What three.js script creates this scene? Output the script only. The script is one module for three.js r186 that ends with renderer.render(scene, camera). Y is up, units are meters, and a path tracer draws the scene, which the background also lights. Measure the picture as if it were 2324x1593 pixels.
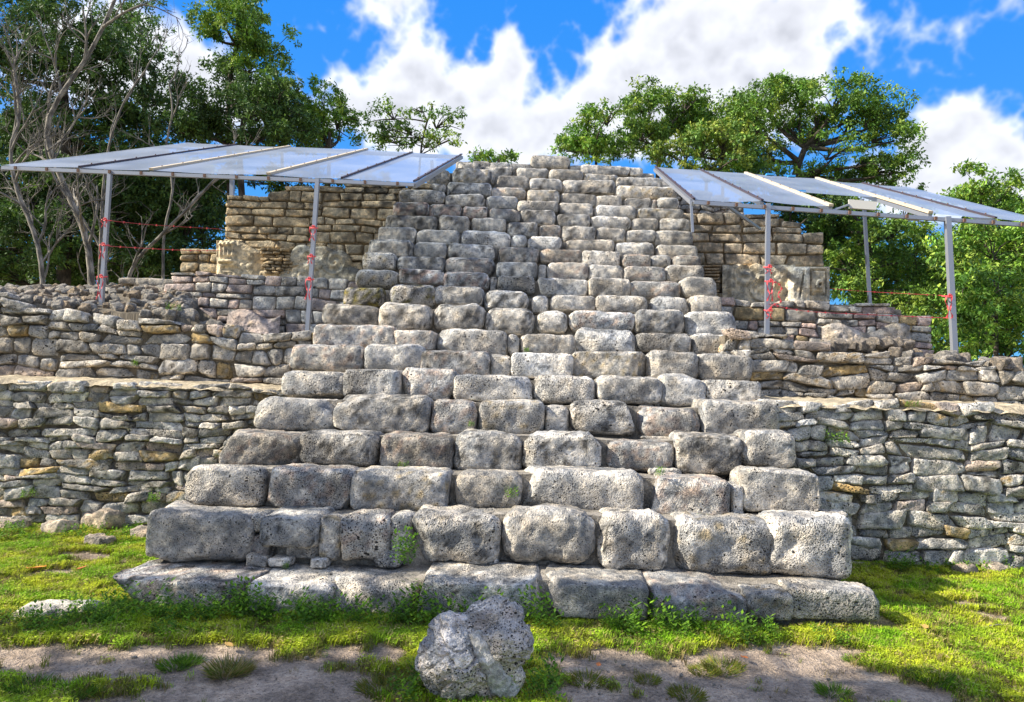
import * as THREE from 'three';
import { mergeGeometries } from 'three/addons/utils/BufferGeometryUtils.js';
import { createNoise3D, createNoise2D } from 'simplex-noise';

// ---------------------------------------------------------------- camera, sky, sun, exposure
const scene = new THREE.Scene();
const F = 1600, CX = 1162, CY = 796.5;                 // focal length and centre of a 2324 x 1593 view
const camera = new THREE.PerspectiveCamera(2 * Math.atan(CY / F) * 180 / Math.PI, 1024 / 702, 0.1, 600);
camera.position.set(0, 1.6, 0);
camera.rotation.order = 'YXZ';
camera.rotation.set(0.055, 0.035, 0.021);
camera.updateMatrixWorld(true);
const SUN = new THREE.Vector3(-0.85, 0.62, 0.12).normalize();
const sun = new THREE.DirectionalLight(new THREE.Color(1, 0.92, 0.78), 5.0);
sun.position.copy(SUN).multiplyScalar(60);
sun.castShadow = true; sun.shadow.mapSize.set(4096, 4096);
Object.assign(sun.shadow.camera, { left: -30, right: 30, top: 30, bottom: -30, near: 1, far: 140 });
scene.add(sun);
const renderer = new THREE.WebGLRenderer({ antialias: true });
renderer.toneMapping = THREE.LinearToneMapping;
renderer.toneMappingExposure = 1.95;
renderer.shadowMap.enabled = true;

// ---------------------------------------------------------------- helpers
let seedState = 12345;
const rnd = () => { seedState = (seedState + 0x6d2b79f5) | 0; let t = Math.imul(seedState ^ (seedState >>> 15), 1 | seedState); t = (t + Math.imul(t ^ (t >>> 7), 61 | t)) ^ t; return ((t ^ (t >>> 14)) >>> 0) / 4294967296; };
const seed = (n) => { seedState = n | 0; };
const R = (a, b) => a + (b - a) * rnd();
const gauss = () => (rnd() + rnd() + rnd() + rnd() - 2) * 0.85;
const pick = (a) => a[Math.floor(rnd() * a.length) % a.length];
const clamp = (x, a = 0, b = 1) => Math.min(b, Math.max(a, x));
const sstep = (a, b, x) => { const t = clamp((x - a) / (b - a)); return t * t * (3 - 2 * t); };
const lerp = (a, b, t) => a + (b - a) * t;
const n3 = createNoise3D(rnd), n2 = createNoise2D(rnd);
const fbm3 = (x, y, z, o = 4) => { let s = 0, a = 0.5, f = 1; for (let i = 0; i < o; i++) { s += a * n3(x * f, y * f, z * f); a *= 0.5; f *= 2.03; } return s; };
const V = (x, y, z) => new THREE.Vector3(x, y, z);
const rayDir = (px, py) => V((px - CX) / F, (CY - py) / F, -1).applyQuaternion(camera.quaternion);
const U = (px, py, depth) => { const d = rayDir(px, py); return camera.position.clone().addScaledVector(d, depth / -d.z); };      // a point on the upright plane z = -depth
const G = (px, py, y = 0) => { const d = rayDir(px, py); return camera.position.clone().addScaledVector(d, (y - camera.position.y) / d.y); };  // a point on the level plane y
const names = new Map();
function numbered(n) { const k = names.get(n) ?? 0; names.set(n, k + 1); return k ? n + '_' + String(k).padStart(3, '0') : n; }
function tag(o, label, category, group, kind) { o.userData.label = label; o.userData.category = category; if (group) o.userData.group = group; if (kind) o.userData.kind = kind; return o; }
function mesh(name, geo, mat, parent) { const m = new THREE.Mesh(geo, mat); m.name = parent ? name : numbered(name); m.castShadow = m.receiveShadow = true; (parent ?? scene).add(m); return m; }
function thing(name, label, category, pos, group) { const g = new THREE.Group(); g.name = numbered(name); if (pos) g.position.copy(pos); scene.add(g); return tag(g, label, category, group, 'thing'); }

// ---------------------------------------------------------------- sky: clear blue air with drifting cumulus
{
  const W = 3072, H = 1536, data = new Float32Array(W * H * 4);
  const azel = (px, py) => { const d = rayDir(px, py).normalize(); return [Math.atan2(d.x, -d.z), Math.asin(d.y)]; };
  const blobs = [];
  const cl = (px, py, rx, ry, w = 1) => { const [a, e] = azel(px, py); blobs.push([a, e, rx / F, ry / F, w]); };
  cl(935, 150, 62, 95); cl(905, 215, 75, 75); cl(990, 205, 90, 95); cl(1055, 225, 80, 60); cl(870, 270, 80, 55); cl(1150, 110, 40, 52); cl(1165, 175, 62, 75); cl(1110, 220, 75, 70);
  cl(1000, 300, 190, 60); cl(1180, 290, 90, 50, 0.9); cl(1120, 335, 180, 40, 0.8);
  cl(1650, 80, 210, 150, 1.15); cl(1790, 60, 110, 120); cl(1500, 150, 150, 110, 1.1); cl(1390, 220, 130, 90); cl(1310, 290, 120, 60); cl(1600, 200, 200, 120, 1.1); cl(1450, 300, 200, 60, 0.9); cl(1700, 220, 160, 110, 0.9);
  cl(855, 15, 70, 52, 0.95); cl(920, -10, 70, 40, 0.8); cl(790, 175, 30, 40, 0.45); cl(740, 170, 45, 45, 0.55); cl(705, 60, 40, 16, 0.55); cl(780, 215, 60, 30, 0.5);
  cl(2160, 270, 62, 52, 1.15); cl(2110, 330, 55, 60, 1.05); cl(2200, 335, 90, 65, 1.1); cl(2300, 340, 70, 60); cl(2180, 410, 150, 70); cl(2330, 430, 120, 80); cl(2020, 420, 90, 60, 0.8);
  cl(2060, 90, 55, 50, 0.5); cl(2100, 130, 45, 24, 0.42); cl(2190, 60, 70, 22, 0.5); cl(2270, 15, 70, 24, 0.52); cl(1960, 60, 26, 60, 0.45); cl(1900, 10, 70, 30, 0.6); cl(1480, -5, 70, 16, 0.6);
  cl(430, 140, 110, 80, 1.1); cl(380, 205, 110, 80, 1.05); cl(480, 220, 120, 60); cl(250, 90, 120, 90, 1.05); cl(120, 170, 120, 100, 0.9); cl(650, 260, 120, 50, 0.8); cl(800, 250, 60, 50, 0.9);
  for (let y = 0; y < H; y++) {
    const el = ((y + 0.5) / H - 0.5) * Math.PI, ce = Math.cos(el), se = Math.sin(el);
    for (let x = 0; x < W; x++) {
      const phi = ((x + 0.5) / W - 0.5) * 2 * Math.PI, dx = ce * Math.cos(phi), dz = ce * Math.sin(phi), o = (y * W + x) * 4;
      const az = Math.atan2(dx, -dz);
      const h = clamp(se);
      // air
      const t = Math.pow(1 - h, 3.2);
      let r = lerp(0.009, 0.10, t), g = lerp(0.138, 0.32, t), b = lerp(0.50, 0.58, t);
      if (el < -0.02) { r = 0.10; g = 0.12; b = 0.09; }
      else {
        const front = Math.abs(az) < 0.85 && el < 0.75;
        const wx = n3(dx * 9, se * 9, dz * 9) * 0.012 + n3(dx * 25, se * 25, dz * 25) * 0.004, wy = n3(dx * 9 + 31, se * 9, dz * 9) * 0.010 + n3(dx * 25, se * 25 + 17, dz * 25) * 0.004;
        let d = 0;
        if (Math.abs(az) < 1.0 && el < 0.8) for (const [a, e, rx, ry, w] of blobs) { const ux = (az + wx - a) / rx, uy = (el + wy - e) / ry, q = ux * ux + uy * uy; if (q < 3) d += w * Math.exp(-q * 1.15); }
        const away = Math.max(sstep(0.72, 0.95, Math.abs(az)), sstep(0.62, 0.78, el));
        if (away > 0) { const k = 1 / (se + 0.28); d = lerp(d, clamp(0.85 + 1.3 * n3(dx * k * 1.3 + 4.2, 0.3, dz * k * 1.3) + 0.35 * n3(dx * k * 4, 1.3, dz * k * 4), 0, 1.3), away); }
        let fb = 0; if (d > 0.02) { let am = 0.5, fr = 15; for (let i = 0; i < (front ? 6 : 3); i++) { fb += am * (0.55 - 1.3 * Math.abs(n3(dx * fr + i * 7.1, se * fr, dz * fr))); am *= 0.52; fr *= 2.05; } }
        const dens = d + fb * 0.95 - 0.58;
        let a = sstep(-0.24, 0.78, dens); a = a * 0.98;
        if (a > 0) {
          const bil = fbm3(dx * 14 - 5, se * 19 + 0.05, dz * 14, front ? 5 : 2), thick = sstep(0.3, 1.4, dens);
          const lit = 0.60 - thick * 0.12 + bil * 0.12 + fb * 0.10;
          const cr = 0.985 * lit - 0.01, cg = 0.99 * lit, cb = 1.0 * lit + 0.035;
          r = lerp(r, cr, a); g = lerp(g, cg, a); b = lerp(b, cb, a);
        }
      }
      data[o] = r; data[o + 1] = g; data[o + 2] = b; data[o + 3] = 1;
    }
  }
  const sky = new THREE.DataTexture(data, W, H, THREE.RGBAFormat, THREE.FloatType);
  sky.mapping = THREE.EquirectangularReflectionMapping; sky.magFilter = sky.minFilter = THREE.LinearFilter; sky.needsUpdate = true;
  scene.background = sky; scene.environment = sky;
}

// ---------------------------------------------------------------- textures
function perlinTile(size, cells, sd) {       // smooth value noise that repeats
  const g = new Float32Array(cells * cells); seed(sd); for (let i = 0; i < g.length; i++) g[i] = rnd();
  return (x, y) => { const fx = x / size * cells, fy = y / size * cells, ix = Math.floor(fx), iy = Math.floor(fy), u = fx - ix, v = fy - iy, su = u * u * (3 - 2 * u), sv = v * v * (3 - 2 * v), a = ix % cells, b = (ix + 1) % cells, c = (iy % cells) * cells, d = ((iy + 1) % cells) * cells; return lerp(lerp(g[c + a], g[c + b], su), lerp(g[d + a], g[d + b], su), sv); };
}
function pits(size, cells, sd, share, rmin, rmax) {    // a field of small round spots: 0 none .. 1 middle
  seed(sd); const f = new Float32Array(size * size), cs = size / cells;
  for (let j = 0; j < cells; j++) for (let i = 0; i < cells; i++) {
    if (rnd() > share) { rnd(); rnd(); continue; }
    const cx = (i + rnd()) * cs, cy = (j + rnd()) * cs, r = R(rmin, rmax), sx = R(0.7, 1.5);
    for (let y = Math.floor(cy - r * 1.5); y <= cy + r * 1.5; y++) for (let x = Math.floor(cx - r * 1.5); x <= cx + r * 1.5; x++) {
      const q = Math.hypot((x - cx) / sx, (y - cy) * sx) / r; if (q < 1) { const k = ((y + size) % size) * size + ((x + size) % size); f[k] = Math.max(f[k], 1 - q * q); }
    }
  }
  return f;
}
function tex(size, fn, srgb) { const d = new Uint8Array(size * size * 4); for (let y = 0; y < size; y++) for (let x = 0; x < size; x++) { const c = fn(x, y), o = (y * size + x) * 4; d[o] = clamp(c[0]) * 255; d[o + 1] = clamp(c[1]) * 255; d[o + 2] = clamp(c[2]) * 255; d[o + 3] = 255; } const t = new THREE.DataTexture(d, size, size); t.wrapS = t.wrapT = THREE.RepeatWrapping; t.magFilter = THREE.LinearFilter; t.minFilter = THREE.LinearMipmapLinearFilter; if (srgb) t.colorSpace = THREE.SRGBColorSpace; t.needsUpdate = true; return t; }
// weathered porous limestone: 1 unit of uv = 1.4 m
function limestone(sd, dark, pitShare) {
  const S = 1024, a = perlinTile(S, 8, sd), b = perlinTile(S, 24, sd + 1), c = perlinTile(S, 72, sd + 2), d = perlinTile(S, 220, sd + 3), e = perlinTile(S, 512, sd + 4);
  const big = pits(S, 46, sd + 5, pitShare * 0.5, 3, 8), small = pits(S, 120, sd + 6, pitShare, 1.4, 3.6), pale = pits(S, 90, sd + 7, 0.35, 1.2, 3.4), m = perlinTile(S, 5, sd + 8), m2 = perlinTile(S, 13, sd + 9);
  const height = new Float32Array(S * S);
  const map = tex(S, (x, y) => {
    const i = y * S + x, A = a(x, y), B = b(x, y), C = c(x, y), D = d(x, y), E = e(x, y), M = m(x, y) * 0.6 + m2(x, y) * 0.4;
    let v = 0.79 + (A - 0.5) * 0.22 + (B - 0.5) * 0.34 + (C - 0.5) * 0.30 + (D - 0.5) * 0.28 + (E - 0.5) * 0.16;
    const lich = sstep(0.50, 0.72, M * 0.55 + C * 0.25 + D * 0.30) * dark;                      // dark crust of lichen in grains
    v = lerp(v, 0.30 + 0.16 * E, lich * 0.72);
    const pk = Math.max(big[i] * sstep(0.42, 0.6, B * 0.5 + M * 0.5), small[i] * sstep(0.36, 0.6, M));
    v = lerp(v, 0.10, clamp(pk * 1.6) * 0.9);
    v = lerp(v, 0.96, pale[i] * 0.6 * sstep(0.4, 0.6, B));
    height[i] = clamp(0.55 + (B - 0.5) * 0.3 + (C - 0.5) * 0.35 + (D - 0.5) * 0.3 + (E - 0.5) * 0.15 - pk * 0.55 + pale[i] * 0.1);
    const warm = (A - 0.5) * 0.05 + (B - 0.5) * 0.05;
    return [v * (1.0 + warm), v * 0.98, v * (0.94 - warm * 1.4)];
  }, true);
  return { map, bump: tex(S, (x, y) => { const h = height[y * S + x]; return [h, h, h]; }) };
}
const TX = 1 / 1.4;
const lime = limestone(101, 0.85, 0.5), lime2 = limestone(301, 0.75, 0.3);
const stoneMat = new THREE.MeshStandardMaterial({ map: lime.map, bumpMap: lime.bump, bumpScale: 0.022, roughness: 0.95, vertexColors: true });
const slabMat = new THREE.MeshStandardMaterial({ map: lime2.map, bumpMap: lime2.bump, bumpScale: 0.022, roughness: 0.95, vertexColors: true });
const mortarTex = (() => { const S = 512, b = perlinTile(S, 10, 11), c = perlinTile(S, 40, 12), d = perlinTile(S, 150, 13), p = pits(S, 60, 14, 0.4, 1.5, 4.5); const h = (x, y) => 0.5 + (b(x, y) - 0.5) * 0.4 + (c(x, y) - 0.5) * 0.4 + (d(x, y) - 0.5) * 0.4 + p[y * S + x] * 0.25; return { map: tex(S, (x, y) => { const v = 0.78 + (b(x, y) - 0.5) * 0.3 + (c(x, y) - 0.5) * 0.22 + (d(x, y) - 0.5) * 0.25 + p[y * S + x] * 0.08; return [v, v * 0.99, v * 0.96]; }, true), bump: tex(S, (x, y) => { const v = h(x, y); return [v, v, v]; }) }; })();
const mortarMat = new THREE.MeshStandardMaterial({ color: new THREE.Color().setRGB(0.42, 0.385, 0.34), map: mortarTex.map, bumpMap: mortarTex.bump, bumpScale: 0.012, roughness: 1 });
const earthMat = new THREE.MeshStandardMaterial({ color: new THREE.Color().setRGB(0.27, 0.23, 0.175), map: mortarTex.map, bumpMap: mortarTex.bump, bumpScale: 0.02, roughness: 1 });
const tanMat = new THREE.MeshStandardMaterial({ color: new THREE.Color().setRGB(0.56, 0.43, 0.27), map: mortarTex.map, bumpMap: mortarTex.bump, bumpScale: 0.015, roughness: 1 });
const capMat = new THREE.MeshStandardMaterial({ color: new THREE.Color().setRGB(0.66, 0.56, 0.40), map: mortarTex.map, bumpMap: mortarTex.bump, bumpScale: 0.012, roughness: 1 });
const stuccoMat = new THREE.MeshStandardMaterial({ map: lime2.map, bumpMap: mortarTex.bump, bumpScale: 0.008, roughness: 0.95, vertexColors: true });

// ---------------------------------------------------------------- one weathered stone
// q: front corners [x,y] (bl, br, tr, tl) round the middle; d: thickness along z; cell: mesh size
const STONES = { tris: 0 };
function stoneGeo(q, d, o) {
  const w = (Math.hypot(q[1][0] - q[0][0], q[1][1] - q[0][1]) + Math.hypot(q[2][0] - q[3][0], q[2][1] - q[3][1])) / 2, h = (Math.hypot(q[3][0] - q[0][0], q[3][1] - q[0][1]) + Math.hypot(q[2][0] - q[1][0], q[2][1] - q[1][1])) / 2;
  const N = (l, lo, hi) => clamp(Math.round(l / o.cell), lo, hi), nx = N(w, 5, o.max ?? 30), ny = N(h, 4, 14), nz = N(d, 3, 9), hx = w / 2, hy = h / 2, hz = d / 2;
  const r = Math.min(h * (o.round ?? 0.36), w * 0.42, d * 0.45), ox = R(-50, 50), oy = R(-50, 50), oz = R(-50, 50), lump = (o.lump ?? 0.05) * Math.min(h, w), fine = o.fine ?? 0.006;
  const cuts = []; for (let i = 0; i < (o.cuts ?? 2); i++) { const n = V(R(-1, 1), R(-1, 1), R(-0.1, 1.1)).normalize(); const ext = Math.abs(n.x) * hx + Math.abs(n.y) * hy + Math.abs(n.z) * hz; cuts.push([n, ext * R(...(o.chip ?? [0.70, 0.9]))]); }
  const par = (i, n) => { const s = -1 + 2 * i / n; return 0.45 * s + 0.55 * Math.sin(s * Math.PI / 2); };
  const ids = new Map(), P = [], C = [], tint = o.tint, key = (i, j, k) => (i * 64 + j) * 64 + k;
  const us = R(0.75, 1.7), st = o.stain, black = o.black ?? 0;
  const at = (i, j, k) => {
    const kk = key(i, j, k); if (ids.has(kk)) return ids.get(kk);
    let x = par(i, nx) * hx, y = par(j, ny) * hy, z = par(k, nz) * hz;
    const cx = clamp(x, -hx + r, hx - r), cy = clamp(y, -hy + r, hy - r), cz = clamp(z, -hz + r, hz - r), dx = x - cx, dy = y - cy, dz = z - cz, l = Math.hypot(dx, dy, dz);
    if (l > 1e-6) { x = cx + dx / l * r; y = cy + dy / l * r; z = cz + dz / l * r; }
    for (const [n, c] of cuts) { const s = n.x * x + n.y * y + n.z * z - c; if (s > 0) { x -= n.x * s * 0.9; y -= n.y * s * 0.9; z -= n.z * s * 0.9; } }
    const f1 = 1.1 / Math.max(h, 0.12), L = Math.hypot(x / hx, y / hy, z / hz) || 1;
    const a = n3(x * f1 + ox, y * f1 + oy, z * f1 + oz), b = n3(x * f1 * 2.6 + oy, y * f1 * 2.6 + oz, z * f1 * 2.6 + ox), c = n3(x * 26 + ox, y * 26 + oz, z * 26 + oy), e = n3(x * 55 + oz, y * 55 + oy, z * 55);
    const m = lump * (a + 0.45 * b) + fine * (c + 0.6 * e) - (b > 0.55 ? (b - 0.55) * lump * 1.6 : 0);
    const gx = x / hx / hx, gy = y / hy / hy, gz = z / hz / hz, gl = Math.hypot(gx, gy, gz) || 1;
    x += gx / gl * m; y += gy / gl * m; z += gz / gl * m;
    const u = x / w + 0.5, v = y / h + 0.5;
    const X = lerp(lerp(q[0][0], q[1][0], u), lerp(q[3][0], q[2][0], u), v), Y = lerp(lerp(q[0][1], q[1][1], u), lerp(q[3][1], q[2][1], u), v);
    const id = P.length / 3; P.push(X, Y, z); ids.set(kk, id);
    let [cr, cg, cb] = tint; const vv = 1 + 0.14 * a + 0.10 * b + 0.06 * c; cr *= vv; cg *= vv; cb *= vv;
    if (st) { const s = sstep(st[3] ?? 0.15, (st[3] ?? 0.15) + 0.4, b * 0.7 + n3(x * 9 + ox, y * 9, z * 9 + oz) * 0.5 + 0.1); cr = lerp(cr, st[0], s); cg = lerp(cg, st[1], s); cb = lerp(cb, st[2], s); }
    if (black) { const s = sstep(0.62 - black, 0.85 - black, 0.5 + 0.4 * n3(x * 5 + oy, y * 5, z * 5) + 0.35 * c) * 0.85; cr = lerp(cr, 0.07, s); cg = lerp(cg, 0.065, s); cb = lerp(cb, 0.055, s); }
    C.push(cr, cg, cb); return id;
  };
  const pos = [], uv = [], col = [], idx = [], src = [], tri = [];
  const face = (na, nb, get, uvOf) => {
    const base = pos.length / 3;
    for (let j = 0; j <= nb; j++) for (let i = 0; i <= na; i++) { const id = get(i, j); src.push(id); pos.push(P[id * 3], P[id * 3 + 1], P[id * 3 + 2]); col.push(C[id * 3], C[id * 3 + 1], C[id * 3 + 2]); const t = uvOf(P[id * 3], P[id * 3 + 1], P[id * 3 + 2]); uv.push((t[0] * us + ox) * TX, (t[1] * us + oy) * TX); }
    for (let j = 0; j < nb; j++) for (let i = 0; i < na; i++) { const a = base + j * (na + 1) + i, b = a + 1, c = a + na + 2, e = a + na + 1; idx.push(a, b, c, a, c, e); }
  };
  face(nx, ny, (i, j) => at(i, j, nz), (x, y) => [x, y]);                                   // front
  face(nx, ny, (i, j) => at(nx - i, j, 0), (x, y) => [-x, y]);                              // back
  face(nx, nz, (i, j) => at(i, ny, nz - j), (x, y, z) => [x, hy + hz - z]);                 // top
  face(nx, nz, (i, j) => at(i, 0, j), (x, y, z) => [x, -hy - hz + z]);                      // bottom
  face(nz, ny, (i, j) => at(nx, j, nz - i), (x, y, z) => [hx + hz - z, y]);                 // right
  face(nz, ny, (i, j) => at(0, j, i), (x, y, z) => [-hx - hz + z, y]);                      // left
  const wn = new Float32Array(P.length), A = V(0, 0, 0), B = V(0, 0, 0), D = V(0, 0, 0);
  for (let t = 0; t < idx.length; t += 3) { const [a, b, c] = [src[idx[t]] * 3, src[idx[t + 1]] * 3, src[idx[t + 2]] * 3]; A.set(P[b] - P[a], P[b + 1] - P[a + 1], P[b + 2] - P[a + 2]); B.set(P[c] - P[a], P[c + 1] - P[a + 1], P[c + 2] - P[a + 2]); D.crossVectors(A, B); for (const k of [a, b, c]) { wn[k] += D.x; wn[k + 1] += D.y; wn[k + 2] += D.z; } }
  const nor = []; for (const s of src) { A.set(wn[s * 3], wn[s * 3 + 1], wn[s * 3 + 2]).normalize(); nor.push(A.x, A.y, A.z); }
  const g = new THREE.BufferGeometry();
  g.setAttribute('position', new THREE.Float32BufferAttribute(pos, 3)); g.setAttribute('normal', new THREE.Float32BufferAttribute(nor, 3)); g.setAttribute('uv', new THREE.Float32BufferAttribute(uv, 2)); g.setAttribute('color', new THREE.Float32BufferAttribute(col, 3)); g.setIndex(idx);
  STONES.tris += idx.length / 3;
  return g;
}
const rect = (w, h, j = 0.05) => { const k = () => [R(-j, j) * Math.min(w, h * 2), R(-j, j) * h]; const s = [[-1, -1], [1, -1], [1, 1], [-1, 1]]; return s.map(([a, b]) => { const e = k(); return [a * w / 2 - a * Math.abs(e[0]), b * h / 2 + e[1]]; }); };
const grey = (v, warm = 0) => [v * (1 + warm), v, v * (1 - warm * 1.4)];
// a solid between two polylines, as thick as asked: the fill and mortar that stones are bedded in
function slab(top, bottom, zf, zb) {     // top, bottom: [[x,y]..] in order of x
  const sh = new THREE.Shape(); bottom.forEach(([x, y], i) => i ? sh.lineTo(x, y) : sh.moveTo(x, y)); for (let i = top.length - 1; i >= 0; i--) sh.lineTo(top[i][0], top[i][1]); sh.closePath();
  const g = new THREE.ExtrudeGeometry(sh, { depth: zf - zb, bevelEnabled: false }); g.translate(0, 0, zb); return g;
}
// ---------------------------------------------------------------- ground
const dirt = [[200, 1520, 330, 40], [640, 1545, 300, 75], [120, 1490, 190, 30], [800, 1490, 130, 28], [480, 1490, 220, 26], [1500, 1530, 300, 60], [1720, 1510, 240, 45], [1900, 1560, 260, 50], [1350, 1580, 160, 45], [2080, 1590, 130, 36], [560, 1600, 420, 50], [1650, 1600, 320, 60], [1850, 1480, 120, 24], [2190, 1375, 60, 10], [2250, 1400, 50, 9], [200, 1262, 70, 10], [120, 1300, 60, 9]].map(([px, py, rx, ry]) => { const c = G(px, py), e = G(px + rx, py), f = G(px, py - ry), k = G(px, py + ry); return [c.x, c.z, e.x - c.x, (k.z - f.z) / 2]; });
const pathZ = (x) => 0;
function grassAmount(x, z) {
  let d = 0; for (const [cx, cz, rx, rz] of dirt) { const q = ((x - cx) / rx) ** 2 + ((z - cz) / rz) ** 2; d = Math.max(d, 1.25 - q); }
  if (z > -3.35) d = Math.max(d, sstep(-3.35, -2.9, z) * 1.2);
  const n = n2(x * 1.1 + 3, z * 1.1) * 0.35 + n2(x * 3.3, z * 3.3 + 8) * 0.4 + n2(x * 9, z * 9) * 0.35;
  return 1 - sstep(-0.25, 0.45, d + n - 0.12);
}
const groundY = (x, z) => 0.012 * n2(x * 0.7, z * 0.7) + 0.008 * n2(x * 2.5, z * 2.5) + (Math.hypot(x, z + 5) > 30 ? -0.2 : 0) + (grassAmount(x, z) - 0.5) * 0.02;
{
  const S = 1024, a = perlinTile(S, 9, 61), b = perlinTile(S, 30, 62), c = perlinTile(S, 110, 63), d = perlinTile(S, 400, 64), p = pits(S, 90, 65, 0.12, 1.5, 5), q = pits(S, 60, 66, 0.10, 1.5, 4);
  const hmap = new Float32Array(S * S);
  const map = tex(S, (x, y) => { const i = y * S + x, B = b(x, y), C = c(x, y), D = d(x, y); let v = 0.80 + (a(x, y) - 0.5) * 0.22 + (B - 0.5) * 0.22 + (C - 0.5) * 0.2 + (D - 0.5) * 0.25; v = lerp(v, 0.35, p[i] * 0.7); v = lerp(v, 1.0, q[i] * 0.5); hmap[i] = 0.5 + (B - 0.5) * 0.5 + (C - 0.5) * 0.4 + (D - 0.5) * 0.3 + q[i] * 0.3 - p[i] * 0.1; return [v, v * 0.97, v * 0.93]; }, true);
  const bump = tex(S, (x, y) => { const v = hmap[y * S + x]; return [v, v, v]; });
  // fine sheet near the camera inside one large sheet that reaches the horizon
  const xs = [-400, -120, -40, -20, -12], zs = [-400, -120, -40, -20, -13]; for (let x = -9; x <= 9.01; x += 0.075) xs.push(x); xs.push(12, 20, 40, 120, 400); for (let z = -8.5; z <= 0.01; z += 0.06) zs.push(z); zs.push(4, 10, 30, 120, 400);
  const pos = [], uv = [], col = [], idx = [];
  zs.forEach((z) => xs.forEach((x) => { pos.push(x, groundY(x, z), z); uv.push(x / 1.7, z / 1.7); const far = Math.abs(x) > 9 || z < -8.5 || z > 0, g = far ? 0.9 : grassAmount(x, z), m = 0.5 + 0.5 * n2(x * 2.1 + 40, z * 2.1); const s = [lerp(0.54, 0.38, m), lerp(0.45, 0.305, m), lerp(0.365, 0.24, m)], l = [0.32, 0.28, 0.09]; col.push(lerp(s[0], l[0], g * 0.85), lerp(s[1], l[1], g * 0.85), lerp(s[2], l[2], g * 0.85)); }));
  const W = xs.length; for (let j = 0; j < zs.length - 1; j++) for (let i = 0; i < W - 1; i++) { const a0 = j * W + i; idx.push(a0, a0 + W, a0 + 1, a0 + 1, a0 + W, a0 + W + 1); }
  const g = new THREE.BufferGeometry(); g.setAttribute('position', new THREE.Float32BufferAttribute(pos, 3)); g.setAttribute('uv', new THREE.Float32BufferAttribute(uv, 2)); g.setAttribute('color', new THREE.Float32BufferAttribute(col, 3)); g.setIndex(idx); g.computeVertexNormals();
  const m = mesh('ground', g, new THREE.MeshStandardMaterial({ map, bumpMap: bump, bumpScale: 0.02, roughness: 1, vertexColors: true }));
  tag(m, 'bare trodden earth and thin turf in front of the ruin', 'ground', null, 'structure');
}

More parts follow.
